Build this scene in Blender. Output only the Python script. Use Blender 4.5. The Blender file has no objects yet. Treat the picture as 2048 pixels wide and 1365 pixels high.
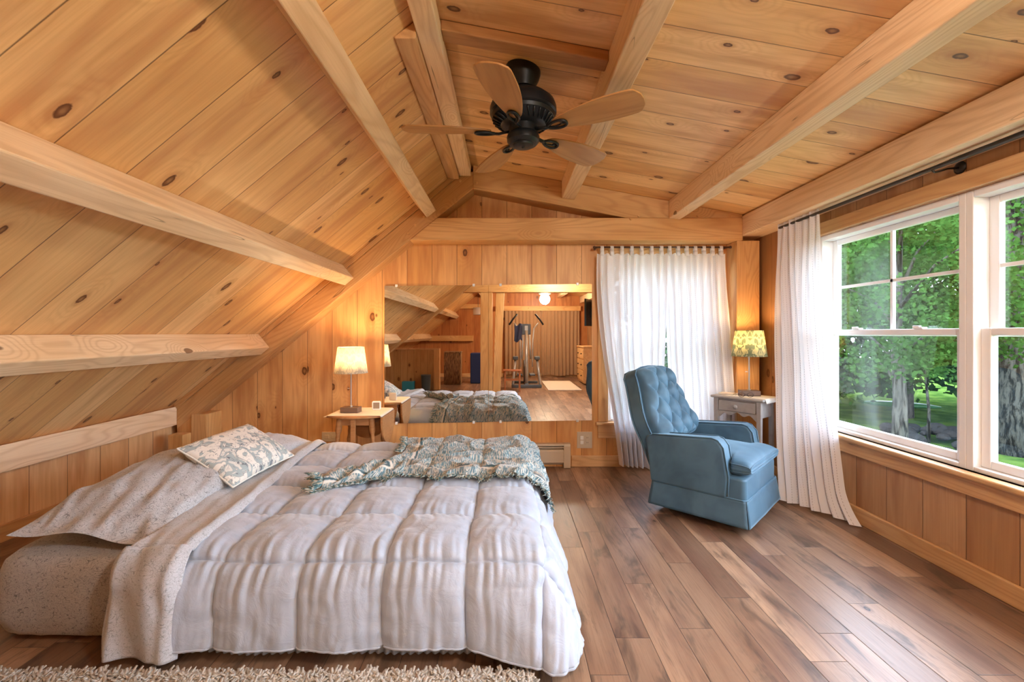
import bpy, math, random
import numpy as np
from mathutils import Vector, Matrix, noise as mn
random.seed(7)
PI = math.pi
sc = bpy.context.scene
COL = sc.collection

# ------------------------------------------------------------------ camera, world, exposure
H = 1.18                       # eye height; far wall at y = 4, camera at the origin looking along +y
FPX = 900.0
cam = bpy.data.cameras.new('camera'); co = bpy.data.objects.new('camera', cam); COL.objects.link(co)
co.location = (0, 0, H); co.rotation_euler = (PI/2, 0, 0)
cam.sensor_width = 36; cam.lens = 36*FPX/2048
cam.shift_x = (1024-1013)/2048; cam.shift_y = -(682.5-668)/2048
cam.clip_start = .02; cam.clip_end = 300
sc.camera = co
W = bpy.data.worlds.new('world'); sc.world = W; W.use_nodes = True
wn = W.node_tree.nodes; wl = W.node_tree.links
bg = wn['Background']; bg.inputs[1].default_value = 8.0
wt = wn.new('ShaderNodeTexCoord'); ws = wn.new('ShaderNodeSeparateXYZ'); wr = wn.new('ShaderNodeValToRGB')
wl.new(wt.outputs['Generated'], ws.inputs[0]); wl.new(ws.outputs['Z'], wr.inputs[0]); wl.new(wr.outputs[0], bg.inputs[0])
wr.color_ramp.elements[0].position = .0; wr.color_ramp.elements[0].color = (.80, .90, 1.12, 1)
wr.color_ramp.elements[1].position = .8; wr.color_ramp.elements[1].color = (.66, .80, 1.12, 1)
sc.view_settings.view_transform = 'Standard'; sc.view_settings.look = 'None'
sc.view_settings.gamma = 1; sc.view_settings.use_curve_mapping = False
sc.view_settings.exposure = 1.22
try:
    sc.cycles.max_bounces = 14; sc.cycles.diffuse_bounces = 8; sc.cycles.glossy_bounces = 6
    sc.cycles.transmission_bounces = 10; sc.cycles.transparent_max_bounces = 24
    sc.cycles.sample_clamp_indirect = 6
except Exception: pass
def lamp(name, kind, loc, power, color, size=.03, rot=None, **kw):
    l = bpy.data.lights.new(name, kind); l.energy = power; l.color = color
    if kind == 'POINT': l.shadow_soft_size = size
    o = bpy.data.objects.new(name, l); COL.objects.link(o); o.location = loc
    if rot: o.rotation_euler = rot
    for k, v in kw.items(): setattr(l, k, v)
    return o
# daylight: soft overcast sun from the right, and portals in the window openings
SUN = lamp('overcast_sun', 'SUN', (20, -3, 20), 1.4, (1, .97, .95), rot=(math.radians(58), 0, math.radians(72)), angle=math.radians(50))
for nm, loc, rot, sx, sy in (('portal_right', (2.36, 1.65, 1.2), (0, math.radians(90), 0), 1.3, 3.1),
                             ('portal_far', (1.36, 4.12, 1.13), (math.radians(-90), 0, 0), 1.0, 1.5)):
    p = lamp(nm, 'AREA', loc, 1, (1, 1, 1), rot=rot, shape='RECTANGLE', size=sx, size_y=sy)
    p.data.cycles.is_portal = True

# ------------------------------------------------------------------ mesh helpers
class MB:
    def __init__(s): s.v = []; s.f = []
    def add(s, vs, fs):
        n = len(s.v); s.v += [tuple(p) for p in vs]; s.f += [tuple(i+n for i in f) for f in fs]; return s
    def hexa(s, p):   # 8 points: bottom 0-3 ccw, top 4-7
        return s.add(p, [(0,3,2,1),(4,5,6,7),(0,1,5,4),(1,2,6,5),(2,3,7,6),(3,0,4,7)])
    def box(s, x0, x1, y0, y1, z0, z1):
        return s.hexa([(x0,y0,z0),(x1,y0,z0),(x1,y1,z0),(x0,y1,z0),(x0,y0,z1),(x1,y0,z1),(x1,y1,z1),(x0,y1,z1)])
    def prism(s, poly, ax, a, b):   # poly in the other two axes (order: xy for z, xz for y, yz for x)
        n = len(poly)
        def P(q, t): return {'x': (t, q[0], q[1]), 'y': (q[0], t, q[1]), 'z': (q[0], q[1], t)}[ax]
        vs = [P(q, a) for q in poly]+[P(q, b) for q in poly]
        return s.add(vs, [tuple(range(n-1, -1, -1)), tuple(range(n, 2*n))]+[(i, (i+1) % n, n+(i+1) % n, n+i) for i in range(n)])
    def lathe(s, prof, c=(0,0,0), n=24, M=None):   # prof [(r,z)]
        vs = []; fs = []
        for r, z in prof:
            for i in range(n):
                a = 2*PI*i/n; p = Vector((r*math.cos(a), r*math.sin(a), z))
                if M is not None: p = M @ p
                vs.append((p[0]+c[0], p[1]+c[1], p[2]+c[2]))
        for j in range(len(prof)-1):
            for i in range(n): fs.append((j*n+i, j*n+(i+1) % n, (j+1)*n+(i+1) % n, (j+1)*n+i))
        fs.append(tuple(range(n-1, -1, -1))); fs.append(tuple(range((len(prof)-1)*n, len(prof)*n)))
        return s.add(vs, fs)
    def tube(s, pts, r, n=8, closed=False, flat=1.0, up=None):
        pts = [Vector(p) for p in pts]; m = len(pts); vs = []; fs = []
        rr = r if isinstance(r, (list, tuple)) else [r]*m
        prev = None
        for i, p in enumerate(pts):
            if closed: d = pts[(i+1) % m]-pts[i-1]
            else: d = pts[min(i+1, m-1)]-pts[max(i-1, 0)]
            d.normalize()
            if up is not None: a = d.cross(Vector(up))
            elif prev is None: a = d.cross(Vector((0,0,1)) if abs(d.z) < .9 else Vector((1,0,0)))
            else: a = prev-d*prev.dot(d)
            a.normalize(); prev = a; b = d.cross(a)
            for k in range(n):
                t = 2*PI*k/n; vs.append(p+a*(rr[i]*math.cos(t))+b*(rr[i]*flat*math.sin(t)))
        L = m if closed else m-1
        for i in range(L):
            j = (i+1) % m
            for k in range(n): fs.append((i*n+k, i*n+(k+1) % n, j*n+(k+1) % n, j*n+k))
        if not closed: fs.append(tuple(range(n-1, -1, -1))); fs.append(tuple(range((m-1)*n, m*n)))
        return s.add(vs, fs)
    def cyl(s, p, q, r, n=16): return s.tube([p, q], r, n)
    def ball(s, c, r, n=12, sz=1.0):
        pr = [(max(1e-4, r*math.sin(PI*k/n)), -r*sz*math.cos(PI*k/n)) for k in range(n+1)]
        return s.lathe(pr, c, n*2)
    def grid(s, fn, nu, nv):
        vs = [fn(i/nu, j/nv) for j in range(nv+1) for i in range(nu+1)]
        return s.add(vs, [(j*(nu+1)+i, j*(nu+1)+i+1, (j+1)*(nu+1)+i+1, (j+1)*(nu+1)+i) for j in range(nv) for i in range(nu)])
    def cushion(s, fn, nu=40, nv=40, side=None):  # fn(s,t,top)->point, s,t in -1..1
        def e(k, n): x = -1+2*k/n; return math.sin(x*PI/2)
        top = [fn(e(i, nu), e(j, nv), 1) for j in range(nv+1) for i in range(nu+1)]
        bot = [fn(e(i, nu), e(j, nv), -1) for j in range(nv+1) for i in range(nu+1)]
        q = [(j*(nu+1)+i, j*(nu+1)+i+1, (j+1)*(nu+1)+i+1, (j+1)*(nu+1)+i) for j in range(nv) for i in range(nu)]
        N = len(top); ring = [i for i in range(nu+1)]+[j*(nu+1)+nu for j in range(1, nv+1)]+[nv*(nu+1)+i for i in range(nu-1, -1, -1)]+[j*(nu+1) for j in range(nv-1, 0, -1)]
        fs = q+[tuple(N+k for k in reversed(f)) for f in q]
        for a in range(len(ring)):
            b = ring[(a+1) % len(ring)]; a = ring[a]; fs.append((a, a+N, b+N, b))
        return s.add(top+bot, fs)
    def build(s, name, mat, parent=None, smooth=False, bev=0, seg=2, sub=0, solid=0, angle=None):
        me = bpy.data.meshes.new(name); me.from_pydata(s.v, [], s.f); me.update()
        if mat: me.materials.append(mat)
        o = bpy.data.objects.new(name, me); COL.objects.link(o)
        if parent: o.parent = parent
        if smooth: me.polygons.foreach_set('use_smooth', [True]*len(me.polygons))
        if solid: m = o.modifiers.new('solid', 'SOLIDIFY'); m.thickness = solid; m.offset = 0
        if bev:
            m = o.modifiers.new('bevel', 'BEVEL'); m.width = bev; m.segments = seg; m.limit_method = 'ANGLE'; m.angle_limit = .6
            if smooth is None: pass
        if sub: m = o.modifiers.new('sub', 'SUBSURF'); m.levels = sub; m.render_levels = sub
        if angle: 
            me.polygons.foreach_set('use_smooth', [True]*len(me.polygons)); me.set_sharp_from_angle(angle=angle) if hasattr(me, 'set_sharp_from_angle') else None
        return o
def tag(o, label, cat, group=None, kind=None):
    o['label'] = label; o['category'] = cat
    if group: o['group'] = group
    if kind: o['kind'] = kind
    return o
def empty(name, loc, label, cat, rz=0, group=None):
    o = bpy.data.objects.new(name, None); COL.objects.link(o); o.location = loc; o.rotation_euler = (0, 0, rz)
    return tag(o, label, cat, group)
def struct(o): o['kind'] = 'structure'; return o
def copytree(o, parent=None):
    c = o.copy(); COL.objects.link(c)
    if parent: c.parent = parent
    for ch in list(o.children): copytree(ch, c)
    return c
def smst(a, b, x):
    t = min(1, max(0, (x-a)/(b-a))); return t*t*(3-2*t)
def nz(x, y, z=0.0): return mn.noise(Vector((x, y, z)))

# ------------------------------------------------------------------ material helpers
class NT:
    def __init__(s, name):
        s.m = bpy.data.materials.new(name); s.m.use_nodes = True; s.t = s.m.node_tree
        s.n = s.t.nodes; s.l = s.t.links; s.n.clear(); s.out = s.n.new('ShaderNodeOutputMaterial')
    def put(s, sock, v):
        if isinstance(v, bpy.types.NodeSocket): s.l.new(v, sock)
        elif v is not None:
            if hasattr(sock, 'default_value'):
                try: sock.default_value = v
                except Exception: sock.default_value = tuple(v)+(1,) if len(v) == 3 else v
    def M(s, op, a, b=None, c=None, clamp=False):
        n = s.n.new('ShaderNodeMath'); n.operation = op; n.use_clamp = clamp
        s.put(n.inputs[0], a); s.put(n.inputs[1], b); s.put(n.inputs[2], c); return n.outputs[0]
    def xyz(s, x, y, z):
        n = s.n.new('ShaderNodeCombineXYZ'); s.put(n.inputs[0], x); s.put(n.inputs[1], y); s.put(n.inputs[2], z); return n.outputs[0]
    def coord(s, kind='Object'):
        n = s.n.new('ShaderNodeTexCoord'); q = s.n.new('ShaderNodeSeparateXYZ'); s.l.new(n.outputs[kind], q.inputs[0])
        s.P = n.outputs[kind]; return q.outputs
    def noise(s, vec, scale=5, detail=2, rough=.5, dist=0):
        n = s.n.new('ShaderNodeTexNoise'); s.put(n.inputs['Vector'], vec); n.inputs['Scale'].default_value = scale
        n.inputs['Detail'].default_value = detail; n.inputs['Roughness'].default_value = rough; n.inputs['Distortion'].default_value = dist
        return n.outputs[0]
    def vor(s, vec, scale=5, feature='F1', rnd=1, dim='3D'):
        n = s.n.new('ShaderNodeTexVoronoi'); n.feature = feature; n.voronoi_dimensions = dim; s.put(n.inputs['Vector'], vec); n.inputs['Scale'].default_value = scale
        n.inputs['Randomness'].default_value = rnd; return n.outputs
    def white(s, x, y=0.0):
        n = s.n.new('ShaderNodeTexWhiteNoise'); n.noise_dimensions = '2D'; s.l.new(s.xyz(x, y, 0.0), n.inputs['Vector']); return n.outputs[0]
    def mix(s, f, a, b, mode='MIX'):
        n = s.n.new('ShaderNodeMix'); n.data_type = 'RGBA'; n.blend_type = mode; n.clamp_factor = True
        s.put(n.inputs[0], f); s.put(n.inputs[6], a); s.put(n.inputs[7], b); return n.outputs[2]
    def ss(s, x, a, b, lo=0.0, hi=1.0):
        n = s.n.new('ShaderNodeMapRange'); n.interpolation_type = 'SMOOTHSTEP'; s.put(n.inputs[0], x)
        for k, v in zip((1, 2, 3, 4), (a, b, lo, hi)): s.put(n.inputs[k], v)
        return n.outputs[0]
    def bump(s, h, st=.3, d=.01):
        n = s.n.new('ShaderNodeBump'); n.inputs['Strength'].default_value = st; n.inputs['Distance'].default_value = d
        s.l.new(h, n.inputs['Height']); return n.outputs[0]
    def bsdf(s, col, rough=.5, metal=0, normal=None, **kw):
        n = s.n.new('ShaderNodeBsdfPrincipled'); s.put(n.inputs['Base Color'], col); s.put(n.inputs['Roughness'], rough)
        n.inputs['Metallic'].default_value = metal
        if normal: s.l.new(normal, n.inputs['Normal'])
        for k, v in kw.items(): s.put(n.inputs[k], v)
        s.l.new(n.outputs[0], s.out.inputs[0]); return n
def C(r, g, b): return (r, g, b, 1)
def srgb(r, g, b):
    f = lambda c: ((c/255+.055)/1.055)**2.4 if c/255 > .04045 else c/255/12.92
    return (f(r), f(g), f(b), 1)
def plain(name, col, rough=.5, metal=0, **kw):
    t = NT(name); t.bsdf(col, rough, metal, **kw); return t.m

def boards(name, along, across, w, phase, c1, c2, dark=(.12, .04, .012, 1), knots=.5, seam=.0035, length=0, rough=.42, seed=0.0, kscale=3.4, grime=0, ring=.16, spec=.35):
    """pine boards: butt seams, growth rings, knots; one board differs from the next"""
    t = NT(name); X = t.coord(); A = X['XYZ'.index(along)]; Cc = X['XYZ'.index(across)]
    q = t.M('DIVIDE', t.M('SUBTRACT', Cc, phase), w); idx = t.M('FLOOR', q); fr = t.M('FRACT', q)
    r1 = t.white(idx, seed+.37)
    d_seam = t.M('MULTIPLY', t.M('MINIMUM', fr, t.M('SUBTRACT', 1.0, fr)), w)
    if length:
        a2 = t.M('DIVIDE', t.M('ADD', A, t.M('MULTIPLY', r1, 17.0)), length); j = t.M('FLOOR', a2); r2 = t.white(idx, t.M('ADD', j, seed+5.5))
        fa = t.M('FRACT', a2); d_end = t.M('MULTIPLY', t.M('MINIMUM', fa, t.M('SUBTRACT', 1.0, fa)), length)
        d_seam = t.M('MINIMUM', d_seam, d_end); rr = r2
    else: rr = r1
    off = t.M('MULTIPLY', rr, 43.0)
    A3 = t.M('ADD', A, off)
    kv = t.vor(t.xyz(t.M('MULTIPLY', A3, .62), Cc, 0.0), kscale, dim='2D')
    kd = t.M('DIVIDE', kv['Distance'], kscale)
    cs = t.n.new('ShaderNodeSeparateColor'); t.l.new(kv['Color'], cs.inputs[0])
    kr = t.M('MULTIPLY', t.M('ADD', t.M('MULTIPLY', cs.outputs[1], .022), .006), t.M('GREATER_THAN', cs.outputs[0], 1-knots))
    wob = t.M('MULTIPLY', t.M('SUBTRACT', t.noise(t.P, 60, 2), .5), .008)
    kd2 = t.M('ADD', kd, wob)
    km = t.ss(kd2, t.M('MULTIPLY', kr, .75), kr, 1.0, 0.0)
    kin = t.ss(kd2, 0.0, t.M('MULTIPLY', kr, .8), 1.0, 0.0)
    infl = t.M('MULTIPLY', t.ss(kd, 0.0, .10, 1.0, 0.0), t.M('GREATER_THAN', kr, .001))
    g = t.noise(t.xyz(t.M('MULTIPLY', A3, .55), t.M('MULTIPLY', Cc, 5.0), off), 1.0, 2, .45, .3)
    g = t.M('ADD', g, t.M('MULTIPLY', infl, .35))
    rings = t.M('MULTIPLY_ADD', t.M('SINE', t.M('MULTIPLY', g, 70.0)), .5, .5)
    rings = t.M('POWER', rings, 2.0)
    fine = t.noise(t.xyz(t.M('MULTIPLY', A3, 3.0), t.M('MULTIPLY', Cc, 130.0), off), 1.0, 3, .6)
    broad = t.noise(t.xyz(t.M('MULTIPLY', A3, 1.1), t.M('MULTIPLY', Cc, 7.0), off), 1.0, 3, .6)
    col = t.mix(rr, c1, c2)
    col = t.mix(t.ss(broad, .42, .70, 0.0, .8), col, [c*.72 if i == 0 else c*.58 for i, c in enumerate(c2[:3])]+[1])
    col = t.mix(t.M('MULTIPLY', rings, ring), col, [c2[0]*.62, c2[1]*.46, c2[2]*.36, 1])
    col = t.mix(t.ss(fine, .35, .8, 0.0, .30), col, [c2[0]*.7, c2[1]*.55, c2[2]*.45, 1])
    if grime:
        gn = t.noise(t.xyz(t.M('MULTIPLY', A3, 2.4), t.M('MULTIPLY', Cc, 9.0), off), 1.0, 4, .65, .6)
        col = t.mix(t.ss(gn, .50, .68, 0.0, grime), col, dark)
        st = t.noise(t.xyz(t.M('MULTIPLY', A3, 9.0), t.M('MULTIPLY', Cc, 220.0), off), 1.0, 3, .7)
        col = t.mix(t.ss(st, .5, .75, 0.0, grime*.6), col, dark)
    halo = t.M('MULTIPLY', t.ss(kd2, kr, t.M('MULTIPLY', kr, 2.2), .35, 0.0), t.M('GREATER_THAN', kr, .001))
    col = t.mix(halo, col, [c2[0]*.55, c2[1]*.35, c2[2]*.25, 1])
    col = t.mix(t.M('MULTIPLY', km, t.M('SUBTRACT', 1.0, t.M('MULTIPLY', kin, .45))), col, dark)
    sm = t.ss(d_seam, 0.0, seam, 1.0, 0.0)
    col = t.mix(t.M('MULTIPLY', sm, .8), col, [dark[0]*.7, dark[1]*.7, dark[2]*.7, 1])
    hgt = t.M('ADD', t.M('MULTIPLY', sm, -1.0), t.M('MULTIPLY', fine, .05))
    t.bsdf(col, t.M('MULTIPLY_ADD', fine, .15, rough-.07), 0, t.bump(hgt, .5, .003), **{'Specular IOR Level': spec})
    return t.m
def timber(name, d, c1, c2, seed=0.0, rough=.5, knots=.5):
    """sawn beam; d = direction of the grain"""
    t = NT(name); t.coord(); d = Vector(d).normalized()
    a = Vector((0, 0, 1)) if abs(d.z) < .7 else Vector((0, 1, 0)); u = d.cross(a).normalized(); w = d.cross(u)
    def dot(v):
        n = t.n.new('ShaderNodeVectorMath'); n.operation = 'DOT_PRODUCT'; t.l.new(t.P, n.inputs[0]); n.inputs[1].default_value = v; return n.outputs['Value']
    A = t.M('ADD', dot(d), seed*3.1); U = dot(u); V = dot(w)
    kv = t.vor(t.xyz(t.M('MULTIPLY', A, .6), U, V), 3.6); kd = t.M('DIVIDE', kv['Distance'], 3.6)
    cs = t.n.new('ShaderNodeSeparateColor'); t.l.new(kv['Color'], cs.inputs[0])
    kr = t.M('MULTIPLY', t.M('ADD', t.M('MULTIPLY', cs.outputs[1], .02), .010), t.M('GREATER_THAN', cs.outputs[0], 1-knots))
    km = t.ss(kd, t.M('MULTIPLY', kr, .8), kr, 1.0, 0.0); infl = t.M('MULTIPLY', t.ss(kd, 0.0, .12, 1.0, 0.0), t.M('GREATER_THAN', kr, .001))
    g = t.noise(t.xyz(t.M('MULTIPLY', A, .5), t.M('MULTIPLY', U, 4.5), t.M('MULTIPLY', V, 4.5)), 1.0, 2, .4, .4)
    g = t.M('ADD', g, t.M('MULTIPLY', infl, .3))
    rings = t.M('POWER', t.M('MULTIPLY_ADD', t.M('SINE', t.M('MULTIPLY', g, 120.0)), .5, .5), 2.5)
    fine = t.noise(t.xyz(t.M('MULTIPLY', A, 4.0), t.M('MULTIPLY', U, 150.0), t.M('MULTIPLY', V, 150.0)), 1.0, 3, .6)
    broad = t.noise(t.xyz(A, t.M('MULTIPLY', U, 3.0), t.M('MULTIPLY', V, 3.0)), 1.3, 2)
    col = t.mix(t.ss(broad, .3, .7), c1, c2)
    col = t.mix(t.M('MULTIPLY', rings, .30), col, [c2[0]*.62, c2[1]*.46, c2[2]*.34, 1])
    col = t.mix(t.ss(fine, .4, .8, 0.0, .3), col, [c2[0]*.7, c2[1]*.6, c2[2]*.5, 1])
    col = t.mix(t.M('MULTIPLY', km, .8), col, (.13, .055, .022, 1))
    ck = t.noise(t.xyz(t.M('MULTIPLY', A, .7), t.M('MULTIPLY', U, 14.0), t.M('MULTIPLY', V, 14.0)), 1.0, 1)
    ckm = t.M('MULTIPLY', t.ss(t.M('ABSOLUTE', t.M('SUBTRACT', ck, .36)), 0.0, .004, 1.0, 0.0), t.ss(t.noise(A, 1.2, 1), .5, .6))
    col = t.mix(t.M('MULTIPLY', ckm, .7), col, (.10, .04, .015, 1))
    t.bsdf(col, rough, 0, t.bump(fine, .15, .002), **{'Specular IOR Level': .3}); return t.m

PINE1, PINE2 = C(.74, .42, .17), C(.60, .29, .095)
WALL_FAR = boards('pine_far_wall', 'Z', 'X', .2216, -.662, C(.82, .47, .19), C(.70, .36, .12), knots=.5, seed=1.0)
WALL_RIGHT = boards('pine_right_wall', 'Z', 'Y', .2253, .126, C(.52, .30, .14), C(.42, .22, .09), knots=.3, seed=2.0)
WALL_LEFT = boards('pine_left_wall', 'Z', 'Y', .236, .1, C(.90, .64, .36), C(.80, .48, .22), knots=.2, seed=3.0)
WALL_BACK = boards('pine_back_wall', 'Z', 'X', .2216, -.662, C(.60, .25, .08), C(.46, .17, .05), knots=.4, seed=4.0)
CEIL_L = boards('pine_left_ceiling', 'X', 'Y', .262, .07, C(.87, .56, .25), C(.73, .42, .155), knots=.75, seed=5.0, kscale=4.2)
CEIL_R = boards('pine_right_ceiling', 'X', 'Y', .222, .060, C(.89, .58, .26), C(.78, .46, .17), knots=.75, seed=6.0, kscale=4.4)
FLOOR = boards('plank_floor', 'Y', 'X', .134, .02, C(.46, .285, .175), C(.19, .112, .070), dark=(.035, .022, .016, 1), knots=.10, seam=.0022, length=.93, rough=.34, seed=7.0, grime=.66, ring=.10, spec=.45)
LT1, LT2 = C(.84, .62, .38), C(.74, .50, .27)
T_Y = timber('timber_along_room', (0, 1, 0), LT1, LT2, 1)
T_X = timber('timber_across_room', (1, 0, 0), C(.76, .45, .19), C(.64, .34, .12), 2)
T_Z = timber('timber_upright', (0, 0, 1), C(.70, .39, .15), C(.60, .30, .10), 3)
T_L = timber('timber_left_rafter', (1, 0, .825), C(.66, .38, .16), C(.54, .28, .10), 4)
T_R = timber('timber_right_rafter', (1, 0, -.185), C(.70, .42, .18), C(.58, .32, .12), 5)
T_PL = timber('timber_knee_plate', (0, 1, 0), C(.90, .68, .46), C(.82, .56, .33), 6)
TRIM_Y = timber('trim_pine_lengthwise', (0, 1, 0), C(.68, .41, .19), C(.57, .32, .13), 8, .4, .12)
TRIM_X = timber('trim_pine_crosswise', (1, 0, 0), C(.78, .50, .25), C(.66, .38, .17), 9, .4, .08)
TRIM_Z = timber('trim_pine_upright', (0, 0, 1), C(.76, .46, .20), C(.66, .36, .13), 10, .4, .1)
MAPLE = timber('honey_maple', (1, 0, 0), C(.60, .31, .13), C(.47, .22, .085), 11, .35, .0)
WHITE = plain('white_vinyl', C(.84, .82, .80), .35)
BLACK = plain('oil_rubbed_bronze', C(.022, .024, .026), .38, .6)
BRASS = plain('brushed_nickel', C(.62, .56, .48), .3, 1)
IVORY = plain('ivory_enamel', C(.60, .50, .37), .4)
PLASTW = plain('white_plastic', C(.85, .84, .8), .4)
DARKM = plain('dark_metal', C(.05, .045, .04), .4, .8)

# ------------------------------------------------------------------ the room
XL, XR, YF, YB = -2.86, 2.20, 4.0, -4.3
def zl(x): return 2.909+.825*x
def zr(x): return 2.5638-.185*x
RX = -.342; RZ = zl(RX)
struct(MB().box(XL-.15, XR+.15, YB-.15, YF+.15, -.2, 0).build('floor', FLOOR))
T = .12
struct(MB().prism([(XL-.3, zl(XL-.3)), (RX, RZ), (RX, RZ+T), (XL-.3, zl(XL-.3)+T)], 'y', YB-.15, YF+.15).build('ceiling', CEIL_L))
struct(MB().prism([(RX, RZ), (XR+.3, zr(XR+.3)), (XR+.3, zr(XR+.3)+T), (RX, RZ+T)], 'y', YB-.15, YF+.15).build('ceiling', CEIL_R))
# far wall with a window hole (x .90-1.82, z .40-1.86)
WX0, WX1, WZ0, WZ1 = .90, 1.82, .40, 1.86
m = MB(); m.box(XL-.2, WX0, YF, YF+.14, 0, 2.75); m.box(WX1, XR+.14, YF, YF+.14, 0, 2.75); m.box(WX0, WX1, YF, YF+.14, 0, WZ0); m.box(WX0, WX1, YF, YF+.14, WZ1, 2.75)
struct(m.build('wall_far', WALL_FAR))
OY0, OY1, OZ0, OZ1 = .12, 3.20, .525, 1.865
m = MB(); m.box(XR, XR+.16, YB, OY0, 0, 2.2); m.box(XR, XR+.16, OY1, YF, 0, 2.2); m.box(XR, XR+.16, OY0, OY1, 0, OZ0); m.box(XR, XR+.16, OY0, OY1, OZ1, 2.2)
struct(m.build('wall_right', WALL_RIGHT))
struct(MB().box(XL-.12, XL, YB, YF, 0, .56).build('wall_left', WALL_LEFT))
struct(MB().box(XL-.2, XR+.14, YB-.14, YB, 0, 2.75).build('wall_back', WALL_BACK))
def baseb(name, x0, x1, y0, y1, mat):
    return struct(MB().box(x0, x1, y0, y1, 0, .10).build(name, mat, bev=.006))
baseb('baseboard_right', XR-.018, XR, YB, YF, TRIM_Y); baseb('baseboard_left', XL, XL+.018, YB, YF, TRIM_Y)
baseb('baseboard_far', .575, XR-.02, YF-.018, YF, TRIM_X); baseb('baseboard_far', XL+.02, -.95, YF-.018, YF, TRIM_X)
baseb('baseboard_back', XL+.02, XR-.02, YB, YB+.018, TRIM_X)
# trims round the right windows
struct(MB().box(XR-.05, XR+.10, OY0-.08, OY1+.08, .497, .525).build('trim_1', TRIM_Y, bev=.010, seg=3))          # stool
struct(MB().box(XR-.02, XR, OY0-.04, OY1+.04, .415, .497).build('trim_2', TRIM_Y, bev=.004))                    # apron
struct(MB().box(XR-.022, XR, OY0-.1, OY1+.1, 1.865, 1.95).build('trim_3', TRIM_Y, bev=.004))                    # head casing
struct(MB().box(XR-.02, XR, OY1, OY1+.09, .525, 1.865).build('trim_4', TRIM_Z, bev=.004))
struct(MB().box(XR-.02, XR, OY0-.09, OY0, .525, 1.865).build('trim_5', TRIM_Z, bev=.004))
# trims round the far window
struct(MB().box(WX0-.09, WX0, YF-.02, YF, .40, 1.95).build('trim_6', TRIM_Z, bev=.004))
struct(MB().box(WX1, WX1+.07, YF-.02, YF, .40, 1.95).build('trim_7', TRIM_Z, bev=.004))
struct(MB().box(WX0-.11, WX1+.09, YF-.045, YF+.04, .370, .398).build('trim_8', TRIM_X, bev=.008, seg=3))
struct(MB().box(WX0-.09, WX1+.07, YF-.018, YF, .255, .37).build('trim_9', TRIM_X, bev=.004))
struct(MB().box(WX0, WX1, YF-.02, YF, 1.86, 1.95).build('trim_10', TRIM_X, bev=.004))

# window glass
gt = NT('window_glass'); gb = gt.n.new('ShaderNodeBsdfTransparent'); gg = gt.n.new('ShaderNodeBsdfGlossy'); gg.inputs['Roughness'].default_value = .0
gb.inputs[0].default_value = (.93, .96, .94, 1); fr = gt.n.new('ShaderNodeLayerWeight'); fr.inputs[0].default_value = .5
mx = gt.n.new('ShaderNodeMixShader'); gt.l.new(gt.M('MULTIPLY_ADD', gt.M('POWER', fr.outputs[1], 4.0), .6, .05, clamp=True), mx.inputs[0]); gt.l.new(gb.outputs[0], mx.inputs[1]); gt.l.new(gg.outputs[0], mx.inputs[2]); gt.l.new(mx.outputs[0], gt.out.inputs[0])
GLASS = gt.m
def window(name, a0, a1, z0, z1, meet, place, label, muntin=.44):
    """double hung unit; place(a, d, z) -> world; a along the wall, d depth outward"""
    def bx(m, u0, u1, d0, d1, w0, w1):
        p = [place(u0, d0, w0), place(u1, d0, w0), place(u1, d1, w0), place(u0, d1, w0), place(u0, d0, w1), place(u1, d0, w1), place(u1, d1, w1), place(u0, d1, w1)]
        m.hexa(p)
    f = .035
    m = MB()
    bx(m, a0, a0+f, 0, .12, z0, z1); bx(m, a1-f, a1, 0, .12, z0, z1); bx(m, a0+f, a1-f, 0, .12, z1-f, z1); bx(m, a0+f, a1-f, 0, .12, z0, z0+.022)
    fo = m.build(name, WHITE, bev=.004); fo['kind'] = 'structure'; fo['label'] = label
    for (s0, s1, d) in ((z0+.022, meet+.02, .035), (meet-.02, z1-f, .075)):
        m = MB(); r = .045; b0, b1 = a0+f, a1-f
        bx(m, b0, b0+r, d, d+.03, s0, s1); bx(m, b1-r, b1, d, d+.03, s0, s1)
        bx(m, b0+r, b1-r, d, d+.03, s0, s0+.04); bx(m, b0+r, b1-r, d, d+.03, s1-.035, s1)
        so = m.build('sash', WHITE, fo, bev=.005)
        g = MB(); bx(g, b0+r, b1-r, d+.012, d+.016, s0+.04, s1-.035); g.build('pane', GLASS, so)
        if d > .05:
            mu = MB(); zc = s0+(s1-s0)*.50; c = b0+(b1-b0)*.5
            bx(mu, b0+r, b1-r, d+.004, d+.022, zc-.009, zc+.009); bx(mu, c-.009, c+.009, d+.004, d+.022, s0+.04, s1-.035)
            mu.build('muntin', WHITE, so)
        else:
            for fa in (.27, .73):
                c = b0+(b1-b0)*fa; lk = MB(); bx(lk, c-.03, c+.03, d-.004, d+.026, s1, s1+.010); bx(lk, c-.008, c+.035, d+.0, d+.014, s1+.010, s1+.018)
                lk.build('sash_lock', WHITE, so, bev=.003)
PR = lambda a, d, z: (XR+.02+d, a, z)
window('window_1', 2.175, 3.20, OZ0, OZ1, 1.187, PR, 'white double hung window beside the near side of the corner curtain')
window('window_2', 1.15, 2.175, OZ0, OZ1, 1.187, PR, 'white double hung window cut by the right edge of the photo')
window('window_3', .12, 1.15, OZ0, OZ1, 1.187, PR, 'white double hung window added out of view to let in more daylight')  # unseen third unit, added to bring in more daylight
window('window_4', WX0, WX1, WZ0, WZ1, 1.12, lambda a, d, z: (a, YF+.02+d, z), 'white double hung window behind the sheer curtains on the far wall')

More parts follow.
